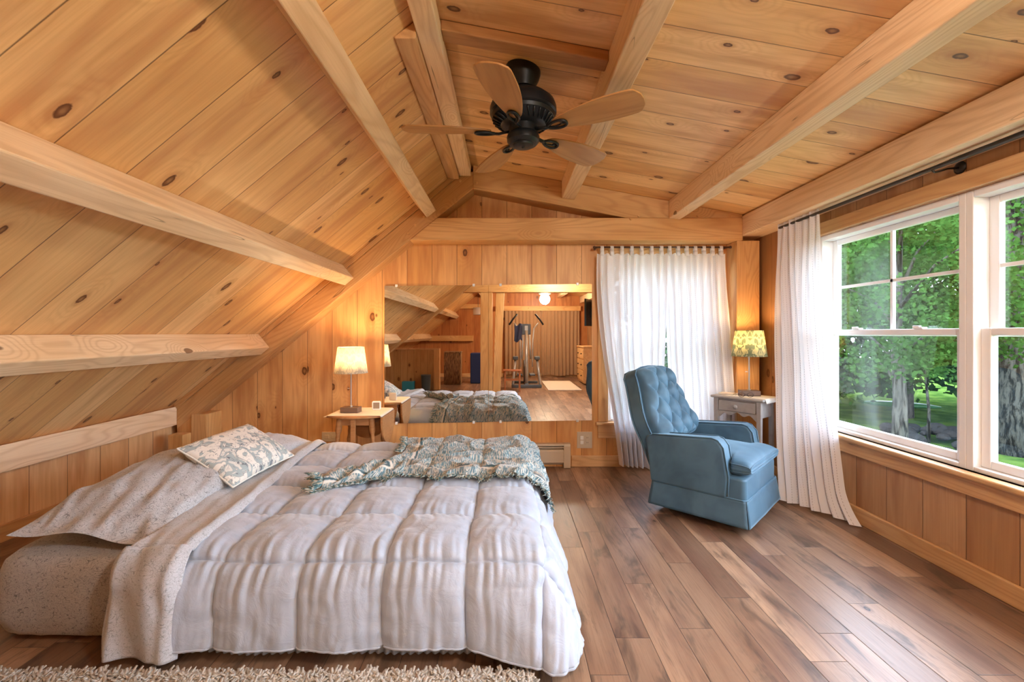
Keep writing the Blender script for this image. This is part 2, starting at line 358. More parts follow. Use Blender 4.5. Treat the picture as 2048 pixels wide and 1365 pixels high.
# ------------------------------------------------------------------ timber frame
def beam(name, mb, mat, label, cat='beam', group=None, bev=.006): return tag(mb.build(name, mat, bev=bev), label, cat, group)
def peg(parent, pts, ax='y'):
    for (x, y, z) in pts:
        MB().cyl((x, y, z), (x, y-.014, z), .0095, 12).build('peg', TRIM_Z, parent)
YT = 3.806
def truss(y0, y1, where):
    tb = beam('tie_beam', MB().prism([(-.822, 1.972), (2.0, 1.972), (2.0, 2.162), (-.588, 2.162)], 'y', y0, y1), T_X, 'horizontal pine tie beam '+where)
    # left rafter: lower member + nailing strip
    def low(x): return 2.413+.813*(x+.283)
    xb = -2.66
    m = MB().prism([(xb, low(xb)), (-.283, 2.413), (-.283, 2.62-.06), (-.42, zl(-.42)-.055), (-2.80, zl(-2.80)-.055), (-2.80, low(-2.80))], 'y', y0+.012, y1)
    r = beam('rafter', m, T_L, 'steep left rafter of the roof frame '+where)
    m = MB().prism([(-2.82, zl(-2.82)-.054), (-.42, zl(-.42)-.054), (-.42, zl(-.42)-.001), (-2.82, zl(-2.82)-.001)], 'y', y0+.004, y1)
    m.build('nailing_strip', T_L, r, bev=.004)
    m = MB().prism([(-.283, 2.413), (1.02, 2.162), (2.0, 2.162), (2.0, zr(2.0)-.001), (-.283, zr(-.283)-.001)], 'y', y0+.006, y1)
    r2 = beam('rafter', m, T_R, 'low sloped right rafter of the roof frame '+where)
    return tb, r, r2
tb, ra, rb = truss(YT, YF, 'against the far wall')
peg(tb, [(1.05, YT, 2.15)]); peg(ra, [(-.70, YT+.012, 2.17), (-.77, YT+.012, 2.10), (-.83, YT+.012, 2.03)]); peg(rb, [(-.39, YT+.006, 2.475), (-.25, YT+.006, 2.455), (1.12, YT+.006, 2.175), (1.62, YT+.006, 2.178), (1.9, YT+.006, 2.178)])
truss(-.79, -.60, 'behind the camera, seen in the mirror')
# right wall plate, corner posts
beam('wall_plate', MB().prism([(2.0, 2.013), (XR, 2.013), (XR, zr(XR)-.001), (2.0, zr(2.0)-.012)], 'y', YB, YT+.19), T_Y, 'long pine beam along the top of the right wall above the curtain rod')
beam('corner_post', MB().box(1.955, 2.15, 3.82, YF, 0, 1.972), T_Z, 'upright corner post behind the grey side table', 'post')
beam('knee_wall_plate', MB().prism([(XL, .405), (-2.80, .405), (-2.80, .562), (XL, .548)], 'y', YB, 3.88), T_PL, 'low pale beam with long cracks along the left knee wall')
beam('corner_post', MB().box(-2.80, -2.665, 3.82, YF, 0, .60), T_Z, 'dark sided post under the foot of the left rafter', 'post')
beam('post_facing', MB().box(-2.665, -2.53, 3.80, YF, 0, .50), TRIM_Z, 'pale upright board beside the foot of the left rafter', 'board')
beam('short_post', MB().box(-2.71, -2.59, 3.60, 3.70, 0, .37), TRIM_Z, 'short square pine post stub in the left corner', 'post')
# ridge
beam('ridge_beam', MB().box(-.40, -.30, YB, YT, 2.514, 2.60), T_Y, 'ridge beam running overhead to the far wall, left of the ceiling fan')
beam('ridge_filler', MB().prism([(-.496, 2.488), (-.401, 2.488), (-.401, 2.570), (-.496, 2.496)], 'y', 1.99, YT), TRIM_Y, 'pale board fixed along the left side of the ridge beam', 'board')
# purlins
s_, c_ = math.sin(math.atan(.825)), math.cos(math.atan(.825))
def purl(x):
    z = zl(x); n = (s_, -c_); d = (-c_, -s_)
    a = (x, z-.001); b = (x+n[0]*.15, z+n[1]*.15); c2 = (b[0]+d[0]*.10, b[1]+d[1]*.10); d2 = (a[0]+d[0]*.10, a[1]+d[1]*.10)
    return [a, d2, c2, b]
for x, lab in ((-.69, 'uppermost purlin of the steep left ceiling, nearest the ridge'), (-1.385, 'middle purlin of the steep left ceiling'), (-2.096, 'lowest purlin of the steep left ceiling')):
    beam('purlin', MB().prism(purl(x), 'y', YB, YT), T_Y, lab, 'beam', 'purlins of the left ceiling')
for x0, x1, zb, lab in ((.468, .578, 2.326, 'right ceiling purlin directly behind the ceiling fan'), (1.372, 1.468, 2.155, 'right ceiling purlin between the fan and the window wall')):
    beam('purlin', MB().prism([(x0, zb), (x1, zb-.01), (x1, zr(x1)-.001), (x0, zr(x0)-.001)], 'y', YB, YT), T_Y, lab, 'beam', 'purlins of the right ceiling')
DK = timber('timber_reddish', (1, 0, -.185), C(.50, .26, .10), C(.40, .19, .07), 12)
beam('header_board', MB().prism([(-.30, zr(-.30)-.05), (.468, zr(.468)-.05), (.468, zr(.468)-.001), (-.30, zr(-.30)-.001)], 'y', 2.055, 2.145), DK, 'darker cross board on the ceiling just before the fan mount')

# ------------------------------------------------------------------ ceiling fan
BLADE = timber('fan_blade_wood', (1, 0, 0), C(.55, .29, .105), C(.42, .21, .07), 13, .4, 0)
FX, FY, FZ = .086, 2.33, 2.225
fan = empty('ceiling_fan', (FX, FY, 0), 'five blade ceiling fan with dark bronze motor and wooden blades', 'ceiling fan')
zc = zr(FX)
MB().lathe([(.090, zc-.001+.015), (.090, zc-.03), (.082, zc-.055), (.066, zc-.085), (.06, zc-.10), (.03, zc-.103)], n=40).build('canopy', BLACK, fan, angle=.6)
MB().lathe([(.02, zc-.09), (.02, 2.40)], n=16).build('downrod', BLACK, fan, smooth=True)
mh = MB().lathe([(.03, 2.425), (.075, 2.42), (.13, 2.40), (.162, 2.372), (.172, 2.345), (.172, 2.318), (.162, 2.312), (.166, 2.305), (.160, 2.290), (.115, 2.258), (.09, 2.25)], n=56).build('motor_housing', BLACK, fan, angle=.5)
m = MB()
for k in range(30):
    a = 2*PI*k/30; b = a+.12
    m.tube([(.158*math.cos(a), .158*math.sin(a), 2.285), (.12*math.cos(b), .12*math.sin(b), 2.256)], .0045, 6)
m.build('vent_fins', BLACK, mh, smooth=True)
MB().lathe([(.075, 2.26), (.075, 2.215), (.08, 2.21), (.085, 2.195), (.083, 2.175), (.07, 2.160), (.055, 2.158), (.052, 2.150), (.03, 2.146), (.008, 2.146), (.006, 2.141), (.001, 2.140)], n=40).build('switch_housing', BLACK, fan, angle=.5)
R_ = .61
def blade_mesh():
    m = MB(); P = []
    n = 26
    def hw(t): return .040+.034*math.sin(min(1, t*1.25)*PI/2)
    xs = [.165+(R_-.165)*k/n for k in range(n+1)]
    up = []; 
    for x in xs:
        t = (x-.165)/(R_-.165); w = .026+.057*math.sin(PI/2*min(1, t/.70))**.85
        if t < .06: w *= math.sqrt(max(.02, t/.06))*.6+.4
        if t > .75: w -= .008*((t-.75)/.25)**2
        tip = 0
        if t > .93: w *= math.sqrt(max(0.0, 1-((t-.93)/.07)**2*.55))
        up.append((x, w))
    poly = [(x, w) for x, w in up]+[(R_+.008, .035), (R_+.012, 0), (R_+.008, -.035)]+[(x, -w) for x, w in reversed(up)]
    return m.prism(poly, 'z', -.004, .004)
def iron_mesh():
    m = MB()
    m.tube([(.07, 0, .0), (.10, 0, -.006), (.125, 0, -.012), (.15, 0, -.012)], [.012, .011, .012, .012], 8, flat=.6)
    for s in (1,):
        loop = []
        for k in range(28):
            a = 2*PI*k/28; x = .195+.052*math.cos(a); y = .026*math.sin(a)*(1+.25*math.cos(a)); loop.append((x, y, -.012))
        m.tube(loop, .0065, 8, closed=True)
        m.tube([(.15, 0, -.012), (.18, .012, -.010), (.225, .004, -.008)], [.006, .004, .003], 6)
    m.tube([(.215, 0, -.006), (.24, 0, -.006)], .012, 8, flat=.4)
    return m
bm_, im_ = blade_mesh(), iron_mesh()
b0 = bm_.build('blade', BLADE, fan, bev=.002); i0 = im_.build('blade_iron', BLACK, fan, smooth=True)
for k in range(5):
    b, i = (b0, i0) if k == 0 else (b0.copy(), i0.copy())
    if k: COL.objects.link(b); COL.objects.link(i)
    a = math.radians(39.5+72*k)
    R = Matrix.Translation((0, 0, FZ)) @ Matrix.Rotation(a, 4, 'Z') @ Matrix.Rotation(math.radians(-12), 4, 'X')
    for o in (b, i): o.parent = fan; o.matrix_local = R

# ------------------------------------------------------------------ mirror (two panels with clips)
mt = NT('mirror_silver'); mt.bsdf(C(.90, .91, .88), .0, 1); MIRR = mt.m
CLIP = plain('clear_plastic_clip', C(.8, .8, .78), .15)
def mir(x0, x1, z00, z01, z10, z11, lab):
    e = empty('wall_mirror', (x0, YF, 0), lab, 'mirror', group='frameless mirrors on the far wall')
    a = x1-x0
    MB().hexa([(0, -.012, z00), (a, -.012, z10), (a, -.001, z10), (0, -.001, z00), (0, -.012, z01), (a, -.012, z11), (a, -.001, z11), (0, -.001, z01)]).build('mirror_glass', MIRR, e)
    for f in (.115, .86):
        for zz in (z00+(z10-z00)*f, z01+(z11-z01)*f):
            MB().box(a*f-.011, a*f+.011, -.018, -.001, zz-.012, zz+.012).build('clip', CLIP, e, bev=.003)
mir(-1.082, -.1615, .384, 1.604, .397, 1.612, 'left panel of the frameless wall mirror, beside the lit lamp')
mir(-.1585, .757, .399, 1.613, .412, 1.622, 'right panel of the frameless wall mirror, beside the white curtain')

# ------------------------------------------------------------------ curtains
def sheer(name, stripe='X', tint=(.84, .83, .84), tr=.15, clear=.02, sp=.021):
    t = NT(name); X = t.coord('UV'); u = X[0]; v = X[1]
    q = t.M('DIVIDE', u, sp); d = t.M('ABSOLUTE', t.M('SUBTRACT', t.M('FRACT', q), .5)); line = t.M('LESS_THAN', d, .045)
    dash = t.M('GREATER_THAN', t.M('FRACT', t.M('ADD', t.M('MULTIPLY', v, 60.0), t.white(t.M('FLOOR', q)))), .42)
    pick = t.M('GREATER_THAN', t.white(t.M('FLOOR', q), 3.3), .35)
    k = t.M('MULTIPLY', t.M('MULTIPLY', line, dash), t.M('MULTIPLY', pick, .6))
    col = t.mix(k, tint+(1,), (.33, .29, .27, 1))
    a = t.n.new('ShaderNodeBsdfDiffuse'); b = t.n.new('ShaderNodeBsdfTranslucent'); c = t.n.new('ShaderNodeBsdfTransparent')
    t.l.new(col, a.inputs[0]); t.l.new(col, b.inputs[0])
    m1 = t.n.new('ShaderNodeMixShader'); m1.inputs[0].default_value = tr; t.l.new(a.outputs[0], m1.inputs[1]); t.l.new(b.outputs[0], m1.inputs[2])
    m2 = t.n.new('ShaderNodeMixShader'); m2.inputs[0].default_value = clear; t.l.new(m1.outputs[0], m2.inputs[1]); t.l.new(c.outputs[0], m2.inputs[2])
    t.l.new(m2.outputs[0], t.out.inputs[0]); return t.m
SHEER = sheer('white_sheer_cotton'); SHEER2 = sheer('white_sheer_cotton_side', tr=.22, clear=.02)
def cloth(name, fn, nu, nv, mat, parent, width=1.0, height=1.0, solid=0):
    m = MB().grid(fn, nu, nv); o = m.build(name, mat, parent, smooth=True, solid=solid)
    me = o.data; uv = me.uv_layers.new(name='UVMap'); W1 = nu+1
    for lp in me.loops:
        i = lp.vertex_index; uv.data[lp.index].uv = ((i % W1)/nu*width, (i//W1)/nv*height)
    return o
# far window, two tab top panels on a dark rod
YC = 3.90
rod = empty('curtain_rod', (.78, YC, 0), 'dark thin curtain rod over the far wall window', 'curtain rod')
ROD = plain('rod_dark_wood', C(.07, .03, .02), .4)
MB().cyl((-.02, 0, 1.93), (1.16, 0, 1.93), .008, 12).build('rod', ROD, rod, smooth=True)
for x in (0.0, 1.13):
    MB().box(x-.006, x+.006, 0, .1, 1.922, 1.938).build('bracket', ROD, rod); MB().ball((x-.02 if x < .5 else x+.03, 0, 1.93), .012, 8).build('finial', ROD, rod, smooth=True)
def far_panel(x0, x1, bx0, bx1, bulge, lab, seed, n=8.5, tabs=7, lift=None):
    e = empty('curtain', ((x0+x1)/2, YC, 0), lab, 'curtain', group='sheer curtains at the far window')
    cx = (x0+x1)/2; w = x1-x0
    def fn(s, t):
        z = 1.865*(1-t)+.012*t
        q = t*t*(3-2*t)
        xl = x0+(bx0-x0)*q+bulge[0]*math.sin(PI*t)*.5; xr = x1+(bx1-x1)*q+bulge[1]*math.sin(PI*t)*.5
        x = xl+(xr-xl)*s
        ph = s*n*2*PI+4.0*nz(s*4, seed, t*.8)+seed
        A = .012+.022*smst(0, .3, t)
        y = A*math.sin(ph)+.012*nz(s*9, t*3, seed)+.02*nz(s*2.5, t*2, seed+4)
        if t > .93: y -= .05*(t-.93)/.07*(.5+.5*nz(s*5, 0, seed)); z += .006*nz(s*5, 3, seed)
        z += (lift(s)*smst(.6, 1, t) if lift else 0)
        if t < .06: z += .010*math.sin(s*tabs*2*PI+PI/2)*(1-t/.06)
        return (x-cx, y-.01, z)
    cloth('curtain_sheet', fn, 200, 90, SHEER, e, w*2.0, 1.85)
    for k in range(tabs):
        s = (k+.5)/tabs; x = x0+w*s-cx; m = MB(); hw = .017
        pts = [(-.012, 1.855), (-.012, 1.90), (-.010, 1.935), (0, 1.942), (.010, 1.935), (.012, 1.90), (.010, 1.858)]
        for i in range(len(pts)-1):
            a, b = pts[i], pts[i+1]; ta = 1+.25*(i in (0,)); 
            m.add([(x-hw*(1.15 if i == 0 else .85), a[0], a[1]), (x+hw*(1.15 if i == 0 else .85), a[0], a[1]), (x+hw*.85, b[0], b[1]), (x-hw*.85, b[0], b[1])], [(0, 1, 2, 3)])
        m.build('tab', SHEER, e, smooth=True, solid=.002)
far_panel(.785, 1.385, .975, 1.34, (-.06, .0), 'left white sheer tab top curtain with dotted stripes, gathered toward the recliner', 1.0, lift=lambda s: .035*(1-s))
far_panel(1.375, 1.895, 1.42, 1.98, (.0, .0), 'right white sheer tab top curtain behind the blue recliner and grey table', 3.0)
# right wall rod and its curtain
RXX, RZZ = 2.075, 1.985
rod2 = empty('curtain_rod', (RXX, 3.4, 0), 'long black iron curtain rod under the right wall beam', 'curtain rod')
MB().cyl((0, .02, RZZ), (0, -4.0, RZZ), .010, 14).build('rod', DARKM, rod2, smooth=True)
MB().cyl((0, -1.30, RZZ), (0, -4.0, RZZ), .0125, 14).build('rod_sleeve', DARKM, rod2, smooth=True)
for dy in (-1.22, -3.4):
    m = MB(); yy = dy
    m.tube([(.118, yy, RZZ-.0), (.06, yy, RZZ-.005), (.02, yy, RZZ-.018), (.0, yy, RZZ-.022), (-.014, yy, RZZ-.012)], .005, 8)
    m.lathe([(.03, 0), (.03, .004), (.016, .010), (.001, .012)], (0, 0, 0), 20, Matrix.Translation((.124, yy, RZZ)) @ Matrix.Rotation(-PI/2, 4, 'Y'))
    m.build('bracket', DARKM, rod2, smooth=True)
cs2 = empty('curtain', (2.07, 3.15, 0), 'white sheer curtain gathered at the corner of the window wall', 'curtain')
def fn2(s, t):
    z = 2.02*(1-t)+.008*t
    ya, yb = 3.44, 2.985; q = t**1.3
    y = (ya+(3.10-ya)*q)*(1-s)+(yb+(2.83-yb)*t**2.2)*s
    x = 2.075*(1-q)+q*(1.90*(1-s)+2.15*s)
    if t > .9: 
        f = (t-.9)/.1; y -= .10*f*f*s**4; x -= .02*f*nz(s*6, 0, 2)
    ph = s*6.5*2*PI+4.5*nz(s*3, 7, t*.9)
    A = .012+.020*smst(0, .25, t)
    d = A*math.sin(ph)+.012*nz(s*10, t*3, 2)+.02*nz(s*2, t*2, 8)
    z += .020*nz(s*5, 9, 1)*smst(.85, 1, t)+.03*smst(.8, 1, t)*(1-s)
    return (x-2.07-d*.85, y-3.15+d*.35, z)
cloth('curtain_sheet', fn2, 150, 100, SHEER2, cs2, .95, 2.0)

# ------------------------------------------------------------------ bed
def paisley(name, base, ink, ink2, sc1=40, amt=.7, bumpst=.3, curl=True):
    t = NT(name); t.coord()
    n1 = t.noise(t.P, sc1*.35, 1, .5, 0)
    n = t.n.new('ShaderNodeVectorMath'); n.operation = 'ADD'; t.l.new(t.P, n.inputs[0])
    t.l.new(t.xyz(t.M('MULTIPLY', n1, .10), t.M('MULTIPLY', t.noise(t.P, sc1*.3, 1), .10), 0.0), n.inputs[1])
    d = t.vor(n.outputs[0], sc1, 'DISTANCE_TO_EDGE')[0]
    w = t.M('ABSOLUTE', t.M('SUBTRACT', t.noise(n.outputs[0], sc1*.9, 0), .5))
    l1 = t.ss(d, .0, .07, 1.0, 0.0); l2 = t.ss(w, .0, .045, 1.0, 0.0)
    col = t.mix(t.M('MULTIPLY', l1, amt*.5), base, ink); col = t.mix(t.M('MULTIPLY', l2, amt), col, ink2)
    t.bsdf(col, .85, 0, t.bump(t.M('ADD', l1, l2), bumpst, .001), **{'Sheen Weight': .3}); return t.m
SHEET = paisley('taupe_paisley_sheet', C(.40, .39, .39), C(.13, .13, .13), C(.13, .13, .13), 80, .95)
CUFF = paisley('pale_paisley_cotton', C(.48, .50, .54), C(.24, .25, .26), C(.26, .27, .28), 80, .9)
ct = NT('white_down_comforter'); ct.coord()
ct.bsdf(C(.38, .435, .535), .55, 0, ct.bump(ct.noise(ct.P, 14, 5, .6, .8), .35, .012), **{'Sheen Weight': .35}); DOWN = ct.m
PILLM = paisley('taupe_paisley_pillowcase', C(.46, .46, .47), C(.17, .17, .17), C(.17, .17, .17), 80, .95)
BX0, BX1, BY0, BY1, BT = -2.0, .08, 1.70, 3.25, .325
bed = empty('bed', ((BX0+BX1)/2, (BY0+BY1)/2, 0), 'low mattress on the floor with a taupe paisley fitted sheet', 'bed')
bcx, bcy = (BX0+BX1)/2, (BY0+BY1)/2
def rbox(s, t, top, hx, hy, z0, z1, r=.07, wr=0):
    # rounded slab: outer 18% of s,t used for the side
    def f(a, h):
        k = abs(a); 
        return math.copysign(min(h, h*(k/.9)), a)
    x, y = f(s, hx), f(t, hy); e = max(abs(s), abs(t)); z = z1 if top > 0 else z0
    if e > .9:
        q = (e-.9)/.1; zm = (z0+z1)/2; hh = (z1-z0)/2
        z = zm+top*hh*(1-q**1.6)
        ins = r*(1-math.sqrt(max(0, 1-(1-q)**2)))*0
    d = max(0, min(hx-abs(x), hy-abs(y)))
    return x, y, z
def matt(s, t, top):
    sx = math.copysign(abs(s), s); hx, hy = (BX1-BX0)/2, (BY1-BY0)/2
    n = 14; k = (abs(s)**n+abs(t)**n)**(1/n) or 1
    e = max(abs(s), abs(t)); 
    sc_ = e/k if k > 0 else 1
    x, y = s*hx*sc_, t*hy*sc_
    if e < .93: z = BT if top > 0 else .008
    else:
        q = (e-.93)/.07; z = (BT+.008)/2+top*(BT-.008)/2*math.sqrt(max(0, 1-q**2))**.7 if q < 1 else (BT+.008)/2
    z += .004*nz(x*6, y*6, 0)*(top > 0)
    return (x, y, z)
def mside():
    # lofted mattress: rings round a rounded rectangle
    m = MB(); hx, hy = (BX1-BX0)/2, (BY1-BY0)/2; N = 360; rc = .10
    def rr(a, ins):
        # superellipse rounded rectangle by angle
        c, s = math.cos(a), math.sin(a); n = 16
        k = (abs(c/(hx-ins))**n+abs(s/(hy-ins))**n)**(-1/n); return k*c, k*s
    prof = [(.10, .006), (.05, .008), (.015, .03), (0, .09), (-.004, .17), (0, .25), (.012, .295), (.035, .318), (.07, BT), (.25, BT+.004), (.5, BT+.006)]
    vs = []; fs = []
    P2 = []
    for k in range(len(prof)-1):
        for q in range(3):
            f = q/3; P2.append((prof[k][0]*(1-f)+prof[k+1][0]*f, prof[k][1]*(1-f)+prof[k+1][1]*f))
    P2.append(prof[-1])
    for ins, z in P2:
        for i in range(N):
            a = 2*PI*i/N; x, y = rr(a, ins)
            side = 1 if ins < .06 else .2
            corner = math.exp(-(((x+hx)**2+(y+hy)**2)/.18))
            w = (nz(x*28+z*14, y*28, z*3)*.010*corner*(1-min(1, abs(z-.08)/.16))+nz(x*7, y*7, z*6)*.006)*side
            k = 1+w/max(.3, math.hypot(x, y)); vs.append((x*k, y*k, z))
    for j in range(len(P2)-1):
        for i in range(N): fs.append((j*N+i, j*N+(i+1) % N, (j+1)*N+(i+1) % N, (j+1)*N+i))
    fs.append(tuple(range(N-1, -1, -1))); fs.append(tuple(range((len(P2)-1)*N, len(P2)*N)))
    return m.add(vs, fs)
mside().build('mattress', SHEET, bed, smooth=True)
# drape mapping shared by comforter, cuff and throw
def drape(a, b, lift, flare=.10, floor=.014, rr=.055):
    """cloth coordinates a (x) b (y) -> point, normal"""
    x1, y0, y1 = BX1, BY0+.02, BY1-.02
    dx = max(0, a-x1); dy = (b-y0) if b < y0 else ((b-y1) if b > y1 else 0)
    d = math.hypot(dx, dy); bx = min(a, x1); by = min(max(b, y0), y1)
    if d < 1e-6: return Vector((bx, by, BT+lift)), Vector((0, 0, 1))
    ux, uy = dx/d, dy/d; R = rr+lift; L = R*PI/2
    if d < L: th = d/R; h = R*math.sin(th); z = BT+lift-R*(1-math.cos(th)); n = Vector((ux*math.sin(th), uy*math.sin(th), math.cos(th)))
    else:
        e = d-L; z = BT+lift-R-e; h = R+flare*e; n = Vector((ux, uy, .1))
    if z < floor: h += (floor-z)*.75; z = floor+.01*min(1, (floor-z)*4); n = Vector((ux*.5, uy*.5, .85))
    return Vector((bx+ux*h, by+uy*h, z)), n.normalized()
SA, SB, A0s, B0s = .30, .36, -.148, 1.66
def hemx(b): return -1.20-.17*smst(1.6, 3.3, b)
def quilt(a, b):
    pa = abs(math.sin(PI*(a-A0s+.012*nz(b*4, 2))/SA)); pb = abs(math.sin(PI*(b-B0s+.010*nz(a*4, 7))/SB))
    p = (pa**.36)*(pb**.36)
    da = math.asin(min(1, pa))/PI*SA; db = math.asin(min(1, pb))/PI*SB
    h = .040*p
    h -= .014*math.exp(-db/.010)+.010*math.exp(-da/.010)
    h += (.018-.008*smst(1.75, 2.1, b))*math.exp(-db/.075)*nz(a*42+3*nz(b*5, 1), b*3.2, 3)*smst(0, .012, db)
    h += .010*math.exp(-da/.05)*nz(a*4, b*24, 9)*smst(0, .012, da)
    h += .006*nz(a*5+b*9, b*3-a*9, 5)*p+.0025*nz(a*14+b*10, b*8, 5)
    return h
def comf(s, t):
    b = 1.385+.022*math.sin(s*14)*smst(.3, 1, s)+(3.60-1.385)*t; a = hemx(b)+(BX1+.30+.035*smst(2.2, 1.6, b)-hemx(b))*s
    low = b < BY0
    lift = .028
    dx_, dy_ = max(0, a-BX1), max(0, BY0-b); dd = math.hypot(dx_, dy_); dm = .345
    if dx_ > 0 and dy_ > 0 and dd > dm: a = BX1+dx_*dm/dd; b = BY0-dy_*dm/dd
    P, n = drape(a, b, lift, flare=.10+.34*smst(BX1-.25, BX1+.15, a))
    h = quilt(a, b)
    if b < BY0-.03:
        f = min(1, (BY0-.03-b)/.12)
        h += f*(.009*nz(a*7, b*1.0, 1)+.007*nz(a*17, b*1.8, 4)+.004*nz(a*42, b*3, 2))+f*.008
    if a > BX1+.04: h += .022*nz(b*5, a*1.2, 6)*min(1, (a-BX1-.04)/.1)
    P = P+n*h
    P.z = max(P.z, .012+.02*(s > .999)*0)
    if b < BY0-.06: P.z += .018*nz(a*4, 3.3, 0)*smst(BY0-.06, 1.3, b) if False else 0
    return (P.x-bcx, P.y-bcy, P.z)
cf = empty('comforter', (bcx, bcy, 0), 'white box stitched down comforter spread over the bed', 'comforter')
MB().grid(comf, 270, 330).build('quilted_shell', DOWN, cf, smooth=True, solid=.012)
# hem piping along the near edge
m = MB(); pts = []
for k in range(161):
    p = comf(k/160, 0); pts.append((p[0], p[1]-.004, p[2]))
m.tube(pts, .005, 6); m.build('piping', DOWN, cf, smooth=True)
def cuff(s, t):
    b = 1.31+(3.56-1.31)*t; wdt = .265+.06*smst(1.8, 3.2, b)
    if b < BY0: wdt = .27
    a = hemx(b)+.045-wdt*(1-s)
    P, n = drape(a, b, .060, flare=.06)
    ed = math.exp(-(1-s)*wdt/.03)
    h = .020*math.exp(-((1-s-.10)/.09)**2)+.010*math.sin(min(1, (1-s)*6)*PI/2)+.010*nz(a*9+b*4, b*4, 11)+.008*nz(a*20+b*6, b*7, 12)+.012*math.exp(-((s-.25)/.12)**2)*nz(b*3, 1, 1)
    h -= .045*smst(.10, 0, s)*0+.034*smst(.14, 0.0, s)
    if b < BY0-.03: h += .022*nz(a*9, b*1.5, 3)+.016*math.sin(a*26+b*6)*min(1, (BY0-.03-b)/.15)+.014
    P = P+n*h
    return (P.x-bcx, P.y-bcy, max(P.z, .012))
MB().grid(cuff, 60, 300).build('turned_back_cuff', CUFF, cf, smooth=True, solid=.012)['label'] = 'pale paisley underside turned back over the comforter'
# flat sheet hem showing under the comforter
def hem(s, t):
    x = -1.2+1.13*s; z = .012+.065*t
    return (x-bcx, BY0-.055+.006*math.sin(s*240)+.018*nz(s*6, 1)-bcy+.01*t, z)
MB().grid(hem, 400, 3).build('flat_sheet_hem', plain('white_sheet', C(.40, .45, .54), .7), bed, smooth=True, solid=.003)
# pillows
def pillow(name, size, th, mat, label, M, cat='pillow', flat=0, seed=0, pin=1.0, piping=None):
    e = empty(name, M.to_translation(), label, cat); e.rotation_euler = M.to_euler()
    hx, hy = size[0]/2, size[1]/2
    def fn(s, t, top):
        k = 1-.055*pin*(1-abs(t)**2)*abs(s)**3; k2 = 1-.055*pin*(1-abs(s)**2)*abs(t)**3
        x, y = s*hx*k, t*hy*k2
        h = ((1-abs(s)**2.2)*(1-abs(t)**2.2)); h = max(0, h)**.42*th/2
        if flat: h *= smst(-1.02, -.45, t)*.93+.07
        ee = (1-max(abs(s), abs(t)))
        h += (.012*nz(x*7, y*7, seed)+(.018 if flat else .006)*nz(x*20+y*6, y*5-x*3, seed+2)+.006*nz(x*34+y*9, y*12, seed))*min(1, ee*6)*(1 if top > 0 else .4)
        w = .008*math.exp(-ee/.06)*nz(x*30, y*30, seed)*min(1, ee*20)
        return (x, y, top*(h+w)+ (.012*math.sin(x*18+seed)*smst(-.6, -1, t) if flat else 0))
    MB().cushion(fn, 56, 56).build('pillow_case' if not piping else 'cover', mat, e, smooth=True)
    if piping:
        pts = []
        for k in range(200):
            q = k/200*4; i = int(q); f = -1+2*(q-i)
            s, t = [(f, -1), (1, f), (-f, 1), (-1, -f)][i]; pts.append(fn(s, t, 1))
        MB().tube(pts, .005, 6, closed=True).build('piping', piping, e, smooth=True)
    return e
def frame(o, xa, ya):   # matrix from origin, x axis, y axis
    xa = Vector(xa).normalized(); ya = Vector(ya); ya = (ya-xa*ya.dot(xa)).normalized(); za = xa.cross(ya)
    M = Matrix((xa, ya, za)).transposed().to_4x4(); M.translation = Vector(o); return M
pillow('pillow', (.52, .90), .19, PILLM, 'large limp taupe paisley pillow at the near head corner of the bed', frame((-1.66, 2.17, BT+.11), (1, .04, -.10), (-.04, 1, .10)), flat=1, seed=2)
pillow('pillow', (.50, .72), .19, CUFF, 'paler pillow at the far side of the bed behind the patterned cushion', frame((-1.68, 2.93, BT+.08), (1, 0, -.05), (0, 1, .0)), seed=5)
dt = NT('damask_cushion_fabric'); dX = dt.coord()
ax = dt.M('ABSOLUTE', dX[0])
v1 = dt.noise(dt.xyz(dt.M('MULTIPLY', ax, 1.0), dX[1], 0.0), 12, 1, .5, 1.6)
v2 = dt.noise(dt.xyz(dt.M('ADD', ax, 3.0), dX[1], 0.0), 26, 2, .5, 1.2)
v3 = dt.vor(dt.P, 30)['Distance']
dc = dt.mix(dt.ss(v1, .50, .53), C(.74, .71, .64), C(.36, .42, .42)); dc = dt.mix(dt.ss(v1, .62, .64), dc, C(.66, .64, .58))
dc = dt.mix(dt.ss(dt.M('ABSOLUTE', dt.M('SUBTRACT', v1, .5)), .006, .016, .8, 0.0), dc, C(.17, .20, .21))
dc = dt.mix(dt.M('MULTIPLY', dt.ss(dt.M('ABSOLUTE', dt.M('SUBTRACT', v2, .56)), .004, .02, 1.0, 0.0), .75), dc, C(.15, .17, .19))
dc = dt.mix(dt.ss(v2, .66, .68), dc, C(.16, .18, .20))
dt.bsdf(dc, .85, 0, dt.bump(dt.noise(dt.P, 300, 1), .2, .0008)); DAMASK = dt.m
pillow('cushion', (.52, .35), .14, DAMASK, 'grey and cream damask cushion leaning on the pillow', frame((-1.475, 2.50, BT+.195), (.06, .54, .02), (-.31, .10, .20)), 'cushion', seed=8, piping=plain('cream_piping', C(.7, .68, .62), .8))

